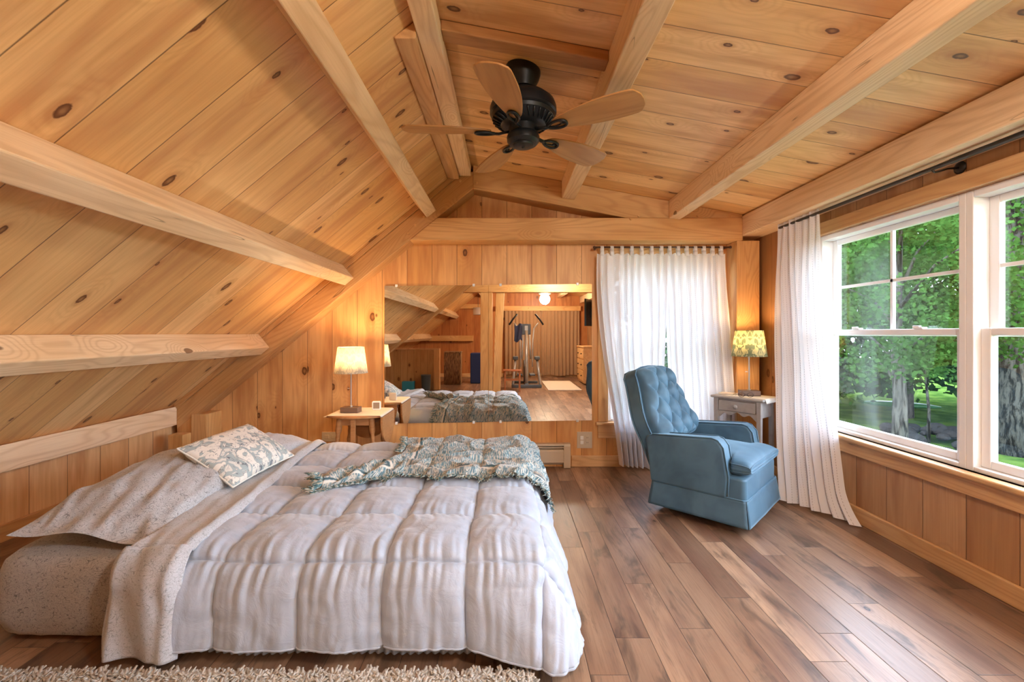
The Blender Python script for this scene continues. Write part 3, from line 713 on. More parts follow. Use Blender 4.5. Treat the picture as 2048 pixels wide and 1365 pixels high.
# ------------------------------------------------------------------ throw blanket
tt = NT('teal_damask_throw'); tX = tt.coord('UV')
u, v = tX[0], tX[1]
wv = tt.noise(tt.xyz(u, v, 0.0), 6, 1)
n1 = tt.noise(tt.xyz(tt.M('ABSOLUTE', tt.M('SUBTRACT', tt.M('FRACT', tt.M('MULTIPLY', u, 4.5)), .5)), v, 0.0), 13, 2, .6, 2.0)
n2 = tt.noise(tt.xyz(tt.M('ABSOLUTE', tt.M('SUBTRACT', tt.M('FRACT', tt.M('MULTIPLY', u, 4.5)), .5)), tt.M('MULTIPLY', v, 1.0), 4.0), 30, 1, .5, 1.0)
tc = tt.mix(tt.ss(n1, .46, .50), C(.50, .47, .40), C(.10, .20, .24)); tc = tt.mix(tt.ss(n1, .58, .61), tc, C(.42, .52, .53))
tc = tt.mix(tt.ss(n2, .56, .60, 0.0, .9), tc, C(.055, .12, .15)); tc = tt.mix(tt.ss(n2, .34, .38, .9, 0.0), tc, C(.60, .57, .50))
tc = tt.mix(tt.ss(tt.noise(tt.P, 5, 1), .56, .70, 0.0, .55), tc, C(.30, .17, .085))
ev = tt.M('MINIMUM', tt.M('MINIMUM', u, tt.M('SUBTRACT', 1.25, u)), tt.M('MINIMUM', v, tt.M('SUBTRACT', 1.25, v)))
bd = tt.M('LESS_THAN', tt.M('ABSOLUTE', tt.M('SUBTRACT', ev, .10)), .008)
tc = tt.mix(bd, tc, C(.60, .58, .52)); tc = tt.mix(tt.M('LESS_THAN', tt.M('ABSOLUTE', tt.M('SUBTRACT', ev, .12)), .007), tc, C(.04, .09, .11))
tt.bsdf(tc, .9, 0, tt.bump(tt.noise(tt.P, 400, 1), .4, .001), **{'Sheen Weight': .3}); THROW = tt.m
def fold(a, b, s):
    return .026*abs(nz(a*3.2+b*2.2, b*3.6-a*2, s))**.8+.018*(1-abs(nz(a*5+b*4, b*7-a*3, s+3)))**5+.003*nz(a*17, b*15, s)
def throw(s, t):
    # s along bed, t from the near edge (0) to the far overhang (1)
    a0 = -.80+.22*smst(.0, .45, t)*(1-smst(.5, 1, t))-.03*nz(t*6, 3)
    a0 = -.66-.10*smst(.35, 1, t)
    a1 = .33-.06*nz(t*5, 8)
    a = a0+(a1-a0)*s
    near = 2.43+.10*nz(s*3.5, 5)+.03*nz(s*12, 5)+.05*s
    b = near+(3.60-near)*t
    P, n = drape(a, b, .062, flare=.22)
    h = fold(a, b, 20)*1.35+quilt(a, b)*.5
    if t < .05: h -= .02*(1-t/.05)
    P = P+n*h
    return (P.x-bcx, P.y-bcy, max(P.z, .02))
tb_ = empty('throw_blanket', (bcx, bcy, 0), 'teal and cream patterned throw blanket with fringe crumpled on the comforter', 'blanket')
cloth('woven_cloth', throw, 150, 150, THROW, tb_, 1.25, 1.25, solid=.004)
def bunch(s, t):
    # bunched tail reaching left over the comforter
    a = -.60-.36*s+.03*math.sin(t*7); w = .27*(1-.35*s); b = 2.62-.30*s**1.2+(t-.5)*w
    P, n = drape(a, b, .062)
    h = (math.sin(PI*t)**.7)*(.045+.035*math.sin(s*9+t*7)**2+.035*abs(nz(a*9, b*9, 2)))*(1-.35*s)+.014*nz(a*24, b*24, 4)
    return (P.x-bcx, P.y-bcy, P.z+h)
cloth('bunched_tail', bunch, 70, 50, THROW, tb_, .5, .4, solid=.004)
FR = NT('throw_fringe'); FR.coord(); FR.bsdf(FR.mix(FR.ss(FR.noise(FR.P, 60, 1), .4, .6), C(.50, .50, .44), C(.10, .20, .22)), .9)
m = MB(); rnd = random.Random(3)
def strand(p, d, L):
    p = Vector(p); d = Vector(d); q = [p]
    for k in range(3):
        d2 = d+Vector((rnd.uniform(-.5, .5), rnd.uniform(-.5, .5), rnd.uniform(-.25, .1)))
        p = p+d2.normalized()*L/3
        bz = BT+.05
        q.append(p.copy())
    m.tube(q, [.0035, .003, .0025, .001], 4)
for k in range(330):
    s = k/329; p = throw(s, 0.0); strand((p[0], p[1], p[2]+.006), (rnd.uniform(-.3, .3), -1, .12), rnd.uniform(.035, .065))
for k in range(260):
    s = k/259; p = bunch(s, 0.0); strand((p[0], p[1], p[2]+.008), (-.4, -1, .3), rnd.uniform(.04, .07))
    p = bunch(s, 1.0)
    if s > .3: strand((p[0], p[1], p[2]+.012), (-.6, .6, .35), rnd.uniform(.04, .06))
for k in range(90):
    p = bunch(1.0, k/89); strand((p[0], p[1], p[2]+.008), (-1, -.2, .2), rnd.uniform(.04, .07))
for k in range(240):
    p = throw(k/239, 1.0); strand(p, (0, .15, -1), rnd.uniform(.05, .07))
for k in range(150):
    p = throw(0, .35+.65*k/149); strand((p[0], p[1], p[2]+.01), (-1, 0, .15), rnd.uniform(.035, .06))
fo = m.build('fringe', FR.m, tb_, smooth=True); fo['kind'] = 'stuff'; fo['label'] = 'pale and teal knotted fringe'

# ------------------------------------------------------------------ shag rug
rug = empty('shag_rug', (-1.04, 1.09, 0), 'cream shaggy rug on the floor before the bed', 'rug')
MB().box(-1.25, 1.12, -.42, .42, 0, .008).build('backing', plain('rug_backing', C(.42, .38, .33), .9), rug)
st = NT('cream_shag'); st.coord(); st.bsdf(st.mix(st.noise(st.P, 9, 2), C(.62, .58, .53), C(.40, .37, .33)), .95); m = MB()
for i in range(19000):
    x = rnd.uniform(-1.25, 1.13); y = .44-.36*rnd.random()**1.2
    a = rnd.uniform(0, 2*PI); tl = rnd.uniform(.3, 1.0); L = rnd.uniform(.022, .042); dx, dy = math.cos(a)*tl, math.sin(a)*tl
    p0 = Vector((x, y, .006)); p1 = p0+Vector((dx*.3, dy*.3, 1)).normalized()*L*.5; p2 = p1+Vector((dx, dy, .35)).normalized()*L*.6
    w = Vector((-dy, dx, 0)).normalized()*.0042
    m.add([p0-w, p0+w, p1-w*1.2, p1+w*1.2, p2-w*.85, p2+w*.85], [(0, 1, 3, 2), (2, 3, 5, 4)])
po = m.build('shag_pile', st.m, rug, smooth=True, solid=.003); po['kind'] = 'stuff'

# ------------------------------------------------------------------ blue recliner
vt = NT('blue_velvet'); vt.coord(); vn = vt.noise(vt.P, 4, 3, .6, .5)
lw = vt.n.new('ShaderNodeLayerWeight'); lw.inputs[0].default_value = .5
vb = vt.mix(vt.ss(vn, .35, .65), C(.040, .095, .145), C(.065, .140, .200))
vt.bsdf(vb, .62, 0, vt.bump(vt.noise(vt.P, 500, 1), .15, .0006), **{'Sheen Weight': .6, 'Sheen Roughness': .35, 'Sheen Tint': (.40, .62, .80, 1)}); VELVET = vt.m
ch = empty('recliner', (1.40, 3.03, 0), 'blue velvet swivel rocker recliner with button tufted back and skirt', 'armchair', math.radians(-43.8))
# base (swivel)
bs = MB(); bs.lathe([(.19, .012), (.20, .02), (.19, .045), (.05, .05), (.04, .16)], n=32); 
for a in range(4):
    an = PI/4+a*PI/2; bs.tube([(0, 0, .04), (.24*math.cos(an), .24*math.sin(an), .03)], .014, 8)
    bs.lathe([(.018, 0), (.02, .01), (.016, .03)], (.24*math.cos(an), .24*math.sin(an), 0), 12)
bs.build('swivel_base', plain('nickel_foot', C(.5, .48, .45), .3, .9), ch, smooth=True)
def rrect(hx0, hx1, hy, r, n=10):
    pts = []
    for cx_, cy_, a0 in ((hx1-r, hy-r, 0), (hx0+r, hy-r, PI/2), (hx0+r, -hy+r, PI), (hx1-r, -hy+r, 3*PI/2)):
        for k in range(n+1): a = a0+PI/2*k/n; pts.append((cx_+r*math.cos(a), cy_+r*math.sin(a)))
    return pts
def loft(levels, hx0, hx1, hy, r=.02):
    m = MB(); vs = []; fs = []
    L = [rrect(hx0-e, hx1+e, hy+e, r) for e, z in levels]; N = len(L[0])
    for (e, z), P in zip(levels, L): vs += [(p[0], p[1], z) for p in P]
    for j in range(len(levels)-1):
        for i in range(N): fs.append((j*N+i, j*N+(i+1) % N, (j+1)*N+(i+1) % N, (j+1)*N+i))
    fs.append(tuple(range(N-1, -1, -1))); fs.append(tuple(range((len(levels)-1)*N, len(levels)*N)))
    return m.add(vs, fs)
loft([(.0, .15), (.0, .325), (-.01, .335)], -.28, .285, .325, .03).build('seat_base', VELVET, ch, smooth=False, bev=.006, angle=.7)
# skirt: four hanging panels with slits at the corners
def skirt_panel(p0, p1, out):
    p0, p1, out = Vector(p0), Vector(p1), Vector(out); L = (p1-p0).length
    def fn(s, t):
        e = .003+.022*t+.004*nz(s*5, t*2, p0.x*9)*t
        q = p0+(p1-p0)*s+out*e; z = .207-.148*t
        d = (p1-p0).normalized()*(.018*t*(1 if s > .5 else -1)*abs(2*s-1)**6)
        q = q+d
        return (q.x, q.y, z)
    return MB().grid(fn, 40, 10)
hx0, hx1, hy_ = -.28, .285, .325
for a, b, o in (((hx0, -hy_), (hx1, -hy_), (0, -1)), ((hx1, -hy_), (hx1, hy_), (1, 0)), ((hx1, hy_), (hx0, hy_), (0, 1)), ((hx0, hy_), (hx0, -hy_), (-1, 0))):
    skirt_panel(a+(0,), b+(0,), o+(0,)).build('skirt_panel', VELVET, ch, smooth=True, solid=.008)
m = MB()
for z in (.209,): 
    P = rrect(hx0-.006, hx1+.006, hy_+.006, .03); m.tube([(p[0], p[1], z) for p in P], .005, 6, closed=True)
m.build('skirt_welt', VELVET, ch, smooth=True)
# arms
def arm(sy):
    m = MB(); y1, y0 = .345*sy, .232*sy; y0, y1 = min(y0, y1), max(y0, y1)
    prof = [(-.29, .205), (.185, .205), (.195, .33), (.165, .50), (.14, .535), (.11, .548), (-.30, .512), (-.325, .49)]
    m.prism(prof, 'y', y0, y1); return m
for sy in (-1, 1):
    a = arm(sy).build('armrest', VELVET, ch, bev=.028, seg=5, smooth=True)
    yy = .344*sy; m = MB()
    for q in (.338, .240):
        m.tube([(.192, q*sy, .22), (.197, q*sy, .33), (.168, q*sy, .50), (.135, q*sy, .540), (.10, q*sy, .548), (-.28, q*sy, .515)], .0045, 6)
    m.build('welt', VELVET, a, smooth=True)
# seat cushion, T shaped
def seatf(s, t, top):
    x = .055+.255*s; hw = .228+.082*smst(.175, .20, x)
    y = t*hw; h = (max(0, 1-abs(s)**7)*max(0, 1-abs(t)**9))**.4*.052
    cr = .022*(1-s*s)*(1-t*t)
    z = .385+.01*s*0+(h+cr if top > 0 else -h)+.004*nz(x*12, y*12, 3)*(top > 0)*(1-max(abs(s), abs(t)))
    return (x, y, z)
sc_o = MB().cushion(seatf, 60, 60).build('seat_cushion', VELVET, ch, smooth=True)
m = MB()
for top in (1, -1):
    pts = []
    for k in range(161):
        q = k/160*3; i = min(2, int(q)); f = -1+2*(q-i)
        s, t = [(f, -.985), (.985, f), (-f, .985)][i]; p = seatf(s, t, top); pts.append(p)
    m.tube(pts, .0045, 6)
m.build('welt', VELVET, sc_o, smooth=True)
# back
bo = Vector((-.235, 0, .30)); bd_ = Vector((-.42, 0, 1)).normalized(); bn = Vector((1, 0, .42)).normalized()
BL = .675
def bw(t):   # half width of the back at height t (0..1)
    if t < .45: return .30+.02*smst(.2, .45, t)
    return .32-.085*smst(.45, .95, t)-.01*(t-.45)
def backp(y, t, d): 
    p = bo+bd_*(t*BL)+bn*d; return (p.x, y, p.z)
m = MB(); nn = 24
outl = [(bw(k/nn*.93), k/nn*.93) for k in range(nn+1)]+[(.19, .985), (.12, 1.005), (0, 1.015)]
full = outl+[(-y, t) for y, t in reversed(outl[:-1])]
vs = [backp(y, t, -.075) for y, t in full]+[backp(y, t, .02) for y, t in full]; N = len(full)
m.add(vs, [tuple(range(N)), tuple(range(2*N-1, N-1, -1))]+[(i, N+i, N+(i+1) % N, (i+1) % N) for i in range(N)])
bk = m.build('back_frame', VELVET, ch, bev=.014, seg=4, smooth=True)
m = MB()
for d in (-.074, .022): m.tube([backp(y*1.0, t, d) for y, t in full], .005, 6)
m.build('welt', VELVET, bk, smooth=True)
TY, TT = .155, .115
def tuft(s, t, top):
    tt_ = .20+(t+1)/2*.80*1.0; y = s*(bw(min(tt_, .95))-.018)
    if tt_ > .93: y *= 1-.32*((tt_-.93)/.07)**2*0
    topl = 1.0-.045*abs(s)**3; tr = tt_*topl; L = tr*BL
    ed = (max(0, 1-abs(s)**6)*max(0, 1-abs(t)**8))**.35
    g1 = abs(math.sin(PI*(y/TY+L/(2*TT)))); g2 = abs(math.sin(PI*(y/TY-L/(2*TT))))
    inn = smst(1, .74, abs(s))*smst(1.0, .86, t)
    puff = (g1*g2)**.36
    btn = math.exp(-((g1**2+g2**2)/.05))
    d = .02+(.075+.045*puff-.020*btn)*ed if inn > 0 else .02+.085*ed
    d = .02+ed*(.085*(1-inn)+inn*(.052+.062*puff-.024*btn))
    d += .022*smst(.5, 0, (t+1)/2)*ed
    d += .003*nz(y*20, L*20, 2)
    if top < 0: d = .01
    return backp(y, tr, d)
tc_o = MB().cushion(tuft, 110, 110).build('tufted_back_cushion', VELVET, ch, smooth=True)
for mI in range(-8, 12):
    for nI in range(-12, 8):
        y = TY/2*(mI+nI); L = TT*(mI-nI)
        if abs(y) < .21 and .20*BL+.03 < L < BL*.95:
            t_ = L/BL
            if abs(y) < bw(t_)*.76: MB().ball(backp(y, t_, .078), .0105, 6).build('button', VELVET, tc_o, smooth=True)

# ------------------------------------------------------------------ lamps
def shade_mat(name, c1, c2, tr=.6):
    t = NT(name); X = t.coord(); a = t.M('ARCTAN2', X[1], X[0]); 
    uu = t.M('ABSOLUTE', t.M('SUBTRACT', t.M('FRACT', t.M('MULTIPLY', a, .80)), .5))
    n1 = t.noise(t.xyz(t.M('MULTIPLY', uu, 1.3), t.M('MULTIPLY', X[2], 5.0), 0.0), 4.2, 2, .5, 1.2)
    col = t.mix(t.ss(n1, .49, .53), c1, c2)
    d = t.n.new('ShaderNodeBsdfDiffuse'); tl = t.n.new('ShaderNodeBsdfTranslucent'); t.l.new(col, d.inputs[0]); t.l.new(col, tl.inputs[0])
    mm = t.n.new('ShaderNodeMixShader'); mm.inputs[0].default_value = tr; t.l.new(d.outputs[0], mm.inputs[1]); t.l.new(tl.outputs[0], mm.inputs[2]); t.l.new(mm.outputs[0], t.out.inputs[0]); return t.m
SH1 = shade_mat('cream_lamp_shade', C(.86, .80, .66), C(.62, .58, .50)); SH2 = shade_mat('sage_lamp_shade', C(.80, .76, .50), C(.36, .40, .28), .5)
BASEW = timber('dark_lamp_base', (1, 0, 0), C(.20, .12, .08), C(.12, .07, .05), 14, .4, 0)
BULB = NT('bulb_glow'); be = BULB.n.new('ShaderNodeEmission'); be.inputs[0].default_value = (1, .72, .4, 1); be.inputs[1].default_value = 12; BULB.l.new(be.outputs[0], BULB.out.inputs[0])
def table_lamp(loc, shm, label, power, rz=0, zb=None):
    e = empty('table_lamp', loc, label, 'lamp', rz)
    MB().box(-.072, .072, -.045, .045, 0, .042).build('base', BASEW, e, bev=.004)
    h = .315
    MB().lathe([(.012, .042), (.012, .05), (.0055, .054), (.0055, h-.02), (.009, h), (.009, h+.03)], n=16).build('stem', BRASS, e, angle=.8)
    MB().cyl((-.012, 0, .19), (.03*0-.028, 0, .19), .004, 8).build('switch', BRASS, e)
    m = MB(); n = 64
    vs = [((r*math.cos(2*PI*i/n)), (r*math.sin(2*PI*i/n)), z) for r, z in ((.129, h), (.101, h+.208)) for i in range(n)]
    m.add(vs, [(i, (i+1) % n, n+(i+1) % n, n+i) for i in range(n)])
    so = m.build('lamp_shade', shm, e, smooth=True, solid=.002)
    for r, z in ((.129, h+.002), (.101, h+.206)): MB().tube([(r*math.cos(2*PI*i/n), r*math.sin(2*PI*i/n), z) for i in range(n)], .0025, 6, closed=True).build('shade_trim', shm, so, smooth=True)
    MB().lathe([(.012, h+.03), (.014, h+.05), (.028, h+.085), (.030, h+.105), (.018, h+.13), (.002, h+.137)], n=20).build('bulb', BULB.m, e, smooth=True)
    l = lamp('lamp_light', 'POINT', (0, 0, h+.165), power, (1, .62, .30), .03); l.parent = e
    return e
# drop leaf table
DLX, DLY, DLZ = -1.185, 3.66, .545
tl_ = empty('drop_leaf_table', (DLX, DLY, 0), 'small honey maple drop leaf table with turned legs under the lit lamp', 'table')
def arc_poly(hw, hy, sag, n=14):
    P = [(hw*(-1+2*k/n), -hy-sag*(1-(-1+2*k/n)**2)) for k in range(n+1)]; return P+[(-x, -y) for x, y in P]
MB().prism(arc_poly(.215, .165, .07), 'z', DLZ-.018, DLZ).build('tabletop', MAPLE, tl_, bev=.006, seg=3)
MB().box(-.13, .13, -.14, .14, DLZ-.085, DLZ-.018).build('apron', MAPLE, tl_, bev=.003)
n = 20; P = [(-.18*math.cos(PI*k/n), DLZ-.012-.24*math.sin(PI*k/n)**.75) for k in range(n+1)]
MB().prism(P, 'y', .168, .182).build('drop_leaf', MAPLE, tl_, bev=.003)
for sx in (1,):
    n = 20; P = [(-.19*math.cos(PI*k/n), DLZ-.012-.23*math.sin(PI*k/n)**.75) for k in range(n+1)]
    MB().prism(P, 'x', sx*.220-.008, sx*.220+.008).build('drop_leaf', MAPLE, tl_, bev=.003)
def turned(p0, p1, r=.016):
    d = (Vector(p1)-Vector(p0)); L = d.length; q = d.to_track_quat('Z', 'Y').to_matrix().to_4x4(); 
    pr = [(.75, 0), (.9, .04), (1.25, .10), (.7, .15), (.95, .19), (1.35, .27), (1.0, .34), (.65, .37), (1.2, .43), (.75, .48), (1.3, .56), (.8, .64), (1.0, .70), (.8, .74), (1.2, .77), (1.45, .80), (1.45, 1.0)]
    return MB().lathe([(a*r, b*L) for a, b in pr], p0, 16, q)
for sx in (-1, 1):
    for sy in (-1, 1):
        turned((sx*.165, sy*.16, 0), (sx*.125, sy*.125, DLZ-.02)).build('leg', MAPLE, tl_, angle=.8)
m = MB(); 
for sy in (-1, 1): m.tube([(-.155, sy*.155, .12), (.155, sy*.155, .12)], .009, 8)
for sx in (-1, 1): m.tube([(sx*.155, -.155, .12), (sx*.155, .155, .12)], .009, 8)
m.build('stretcher', MAPLE, tl_, smooth=True)
MB().box(-.018, .018, -.195, -.175, .10, DLZ-.02).build('leaf_support', MAPLE, tl_, bev=.003)
CLOTH = plain('cream_linen', C(.74, .64, .52), .85)
def runner(s, t):
    x = -.225+.45*s; y = -.20+.385*t; z = DLZ+.003
    if abs(x) > .21: z -= .01
    if y < -.20 and abs(x) > .12: z -= .004
    return (x, y, z+.0015*nz(x*20, y*20))
o = MB().grid(runner, 30, 24).build('table_cloth', CLOTH, None, smooth=True, solid=.002); o.location = (DLX, DLY, 0); tag(o, 'cream cloth laid over the drop leaf table', 'cloth')
table_lamp((-1.251, 3.62, DLZ+.005), SH1, 'lit table lamp with cream shade on the drop leaf table', 8, math.radians(-4))
pf = empty('photo_frame', (-1.075, 3.72, DLZ+.005), 'tiny white rimmed frame on the drop leaf table', 'picture frame', math.radians(8))
MB().prism(rrect(-.036, .036, .036, .012, 5), 'y', -.006, .006).build('rim', PLASTW, pf, bev=.003).location = (0, 0, .037)
MB().box(-.025, .025, -.009, -.005, .012, .062).build('face', plain('frame_face', C(.30, .22, .16), .4), pf)

# grey side table
GREY = NT('grey_chalk_paint'); GREY.coord(); GREY.bsdf(GREY.mix(GREY.ss(GREY.noise(GREY.P, 20, 4), .45, .75, 0.0, .5), C(.38, .355, .33), C(.26, .24, .22)), .6); GREY = GREY.m
f0 = Vector((1.68, 3.70)); f1 = Vector((1.93, 3.385)); wdir = (f1-f0).normalized(); ddir = Vector((-wdir.y, wdir.x))
TH = .68; tw, td = .37, .27; tc0 = (f0+f1)/2+ddir*.135
ang = math.atan2(wdir.y, wdir.x)
gt_ = empty('side_table', (tc0.x, tc0.y, 0), 'grey painted side table with one drawer behind the blue recliner', 'table', ang)
MB().box(-.205, .205, -.140, .135, TH-.020, TH).build('tabletop', GREY, gt_, bev=.008, seg=3)
for sx in (-1, 1):
    for sy in (-1, 1):
        x, y = sx*.165, sy*.108; m = MB()
        m.hexa([(x-.013, y-.013, 0), (x+.013, y-.013, 0), (x+.013, y+.013, 0), (x-.013, y+.013, 0), (x-.018, y-.018, TH-.02), (x+.018, y-.018, TH-.02), (x+.018, y+.018, TH-.02), (x-.018, y+.018, TH-.02)])
        m.build('leg', GREY, gt_, bev=.003)
# aprons: scalloped front
P = [(-.148, TH-.145)]; 
for k in range(21): 
    u_ = -1+2*k/20; P.append((.148*u_, TH-.165+.030*(1-abs(u_)**2)+.012*math.cos(u_*PI*3)))
P += [(.148, TH-.120), (-.148, TH-.120)]
MB().prism(P[1:], 'y', -.118, -.104).build('apron', GREY, gt_)
MB().box(-.148, .148, -.118, -.100, TH-.032, TH-.020).build('rail', GREY, gt_)
for sx in (-1, 1): MB().box(sx*.165-.006, sx*.165+.006, -.092, .092, TH-.15, TH-.02).build('side_panel', GREY, gt_)
MB().box(-.147, .147, .098, .110, TH-.15, TH-.02).build('back_panel', GREY, gt_)
dr = MB().box(-.142, .142, -.124, -.100, TH-.117, TH-.035).build('drawer', GREY, gt_, bev=.003)
kn = MB(); kn.lathe([(.006, 0), (.006, .010), (.016, .014), (.018, .020), (.012, .026), (.001, .027)], (0, 0, 0), 24, Matrix.Translation((-.002, -.124, TH-.076)) @ Matrix.Rotation(PI/2, 4, 'X'))
kn.build('knob', GREY, dr, smooth=True)
def onT(x, y): v = Vector((tc0.x, tc0.y))+wdir*x+ddir*y; return (v.x, v.y)
def doily(s, t):
    x = -.10+.33*s; y = -.11+.24*t; z = TH+.002
    if x > .207: z -= (x-.207)*1.4; x = .207+(x-.207)*.45
    return (x, y, z)
o = MB().grid(doily, 30, 12).build('table_cloth', plain('lace_cloth', C(.74, .70, .62), .8), None, smooth=True, solid=.002); o.location = (tc0.x, tc0.y, 0); o.rotation_euler = (0, 0, ang); tag(o, 'pale lace cloth draped over the right end of the grey table', 'cloth')
px, py = onT(.03, .03); table_lamp((px, py, TH+.004), SH2, 'slim table lamp with sage patterned shade on the grey side table', 3.2, math.radians(-8))
nb = empty('notebook', onT(-.12, -.02)+(TH+.001,), 'thin pale notebook on the left of the grey side table', 'notebook', ang+.1)
MB().box(-.055, .055, -.04, .04, 0, .010).build('pages', plain('paper', C(.72, .66, .58), .8), nb); MB().box(-.057, .057, -.042, .042, .010, .013).build('cover', CLOTH, nb, bev=.001)
px, py = onT(.06, -.095)
gl = empty('eyeglasses', (px, py, TH+.004), 'dark rimmed eyeglasses on the grey side table', 'glasses', math.radians(-10))
EG = plain('dark_acetate', C(.03, .02, .02), .25); m = MB()
for sx in (-1, 1): m.tube([(sx*.032+.024*math.cos(a*PI/8), 0, .018+.016*math.sin(a*PI/8)) for a in range(16)], .0022, 6, closed=True)
m.tube([(-.009, 0, .021), (0, 0, .024), (.009, 0, .021)], .002, 6); m.build('rims', EG, gl, smooth=True)
for sx in (-1, 1): MB().tube([(sx*.056, 0, .022), (sx*.055, .05, .014), (sx*.05, .085, .003)], .0018, 6).build('temple', EG, gl, smooth=True)

# ------------------------------------------------------------------ heater, outlets
ht = empty('baseboard_heater', (-.19, YF, 0), 'ivory baseboard heater on the far wall under the mirror', 'heater')
MB().prism([(-.065, .05), (-.065, .150), (-.058, .162), (-.05, .162), (-.05, .05)], 'x', -.75, .69).build('front_cover', IVORY, ht, bev=.002)
MB().prism([(-.003, .02), (-.003, .212), (-.062, .212), (-.068, .200), (-.064, .198), (-.055, .206), (-.010, .206), (-.010, .02)], 'x', -.75, .69).build('back_panel', IVORY, ht)
MB().tube([(-.75, -.058, .182), (.69, -.058, .182)], .004, 8).build('damper', IVORY, ht)
m = MB()
m.tube([(-.75, -.03, .10), (.69, -.03, .10)], .011, 10)
for k in range(96): m.box(-.74+k*.0149, -.7385+k*.0149, -.048, -.012, .07, .135)
m.build('heating_fins', DARKM, ht)
for x in (-.80, .69): MB().prism([(-.003, .004), (-.070, .004), (-.072, .195), (-.062, .215), (-.003, .215)], 'x', x, x+.06).build('end_cap', IVORY, ht, bev=.003)
def outlet(loc, w, h, label, switches=True):
    e = empty('wall_outlet', loc, label, 'outlet')
    MB().box(-w/2, w/2, -.006, 0, -h/2, h/2).build('cover_plate', IVORY, e, bev=.002)
    if switches:
        for z in (-.02, .02): MB().box(-.038, -.010, -.012, -.005, z-.016, z+.016).build('rocker_switch', PLASTW, e, bev=.002)
        MB().box(.010, .042, -.009, -.005, -.042, .042).build('receptacle', IVORY, e, bev=.002)
        for z in (-.022, .022):
            for x in (.020, .030): MB().box(x-.0012, x+.0012, -.0098, -.0088, z-.005, z+.005).build('slot', DARKM, e)
    else:
        for x in (-.03, .03): MB().box(x-.02, x+.02, -.009, -.005, -.016, .016).build('receptacle', IVORY, e, bev=.002)
outlet((.693, YF, .236), .134, .146, 'ivory wall plate with two switches right of the heater')
outlet((-1.565, YF, .265), .15, .085, 'ivory horizontal wall outlet left of the drop leaf table', False)

# ------------------------------------------------------------------ the back of the room, seen in the mirror
pst = beam('support_post', MB().box(-.50, -.27, -.84, -.62, 0, 1.972), T_Z, 'thick upright post under the rear tie beam, seen in the mirror', 'post')
MB().hexa([(-.265, -.80, 0), (-.12, -.80, 0), (-.12, -.66, 0), (-.265, -.66, 0), (-.20, -.80, 1.97), (-.04, -.80, 1.97), (-.04, -.66, 1.97), (-.20, -.66, 1.97)]).build('leaning_brace', TRIM_Z, pst, bev=.005)
beam('wall_beam', MB().box(-.3, XR-.19, YB, YB+.12, 1.80, 1.93), T_X, 'pale beam over the brown curtains on the back wall')
beam('wall_beam', MB().box(-2.1, -.6, YB, YB+.12, 1.86, 1.98), T_X, 'upper beam on the back wall left of the post')
beam('wall_beam', MB().box(-2.78, -.9, YB, YB+.12, .98, 1.13), T_X, 'lower beam on the back wall left of the post')
ct2 = NT('brown_curtain_fabric'); ct2.bsdf(C(.36, .21, .11), .9); BROWN = ct2.m
def back_curtain(x0, x1, seed, lab):
    def fn(s, t):
        x = x0+(x1-x0)*s; z = 1.80-1.74*t+.05*nz(s*3, seed)*t
        y = YB+.10+(.012+.018*t)*math.sin(s*10*2*PI+nz(s*3, t, seed)*2)+.03*nz(s*3, t*2, seed)*t
        return (x, y, z)
    o = cloth('curtain', fn, 120, 30, BROWN, None); return tag(o, lab, 'curtain', 'brown curtains on the back wall')
back_curtain(-.05, .92, 1, 'left brown floor length curtain on the back wall, seen in the mirror'); back_curtain(.94, 1.97, 4, 'right brown floor length curtain on the back wall, seen in the mirror')
# ceiling light
cl = empty('ceiling_light', (.90, -2.6, 0), 'lit flush dome ceiling light, seen in the mirror', 'ceiling light')
zc2 = zr(.9)
MB().lathe([(.02, zc2+.01), (.02, 2.16), (.15, 2.14), (.155, 2.13), (.14, 2.12)], n=32).build('fixture_pan', BRASS, cl, angle=.6)
DOME = NT('lit_dome'); be = DOME.n.new('ShaderNodeEmission'); be.inputs[0].default_value = (1, .74, .42, 1); be.inputs[1].default_value = 1.2; DOME.l.new(be.outputs[0], DOME.out.inputs[0])
MB().lathe([(.14, 2.12), (.128, 2.105), (.09, 2.088), (.04, 2.080), (.001, 2.078)], n=32).build('glass_dome', DOME.m, cl, smooth=True)
l = lamp('dome_light', 'POINT', (0, 0, 1.99), 60, (1, .80, .58), .12); l.parent = cl
fill_dome = empty('ceiling_light', (.95, .16, 0), 'added unseen dome ceiling light overhead that brightens the room', 'ceiling light')  # extra dome, added out of view to raise the room's brightness
zc3 = zr(.95)
MB().lathe([(.02, zc3+.02), (.02, zc3-.02), (.15, zc3-.03), (.155, zc3-.05), (.14, zc3-.06)], n=32).build('fixture_pan', BRASS, fill_dome, angle=.6)
MB().lathe([(.14, zc3-.06), (.13, zc3-.085), (.09, zc3-.11), (.04, zc3-.12), (.001, zc3-.122)], n=32).build('glass_dome', DOME.m, fill_dome, smooth=True)
l = lamp('dome_light', 'POINT', (0, 0, zc3-.20), 50, (1, .93, .85), .14); l.parent = fill_dome
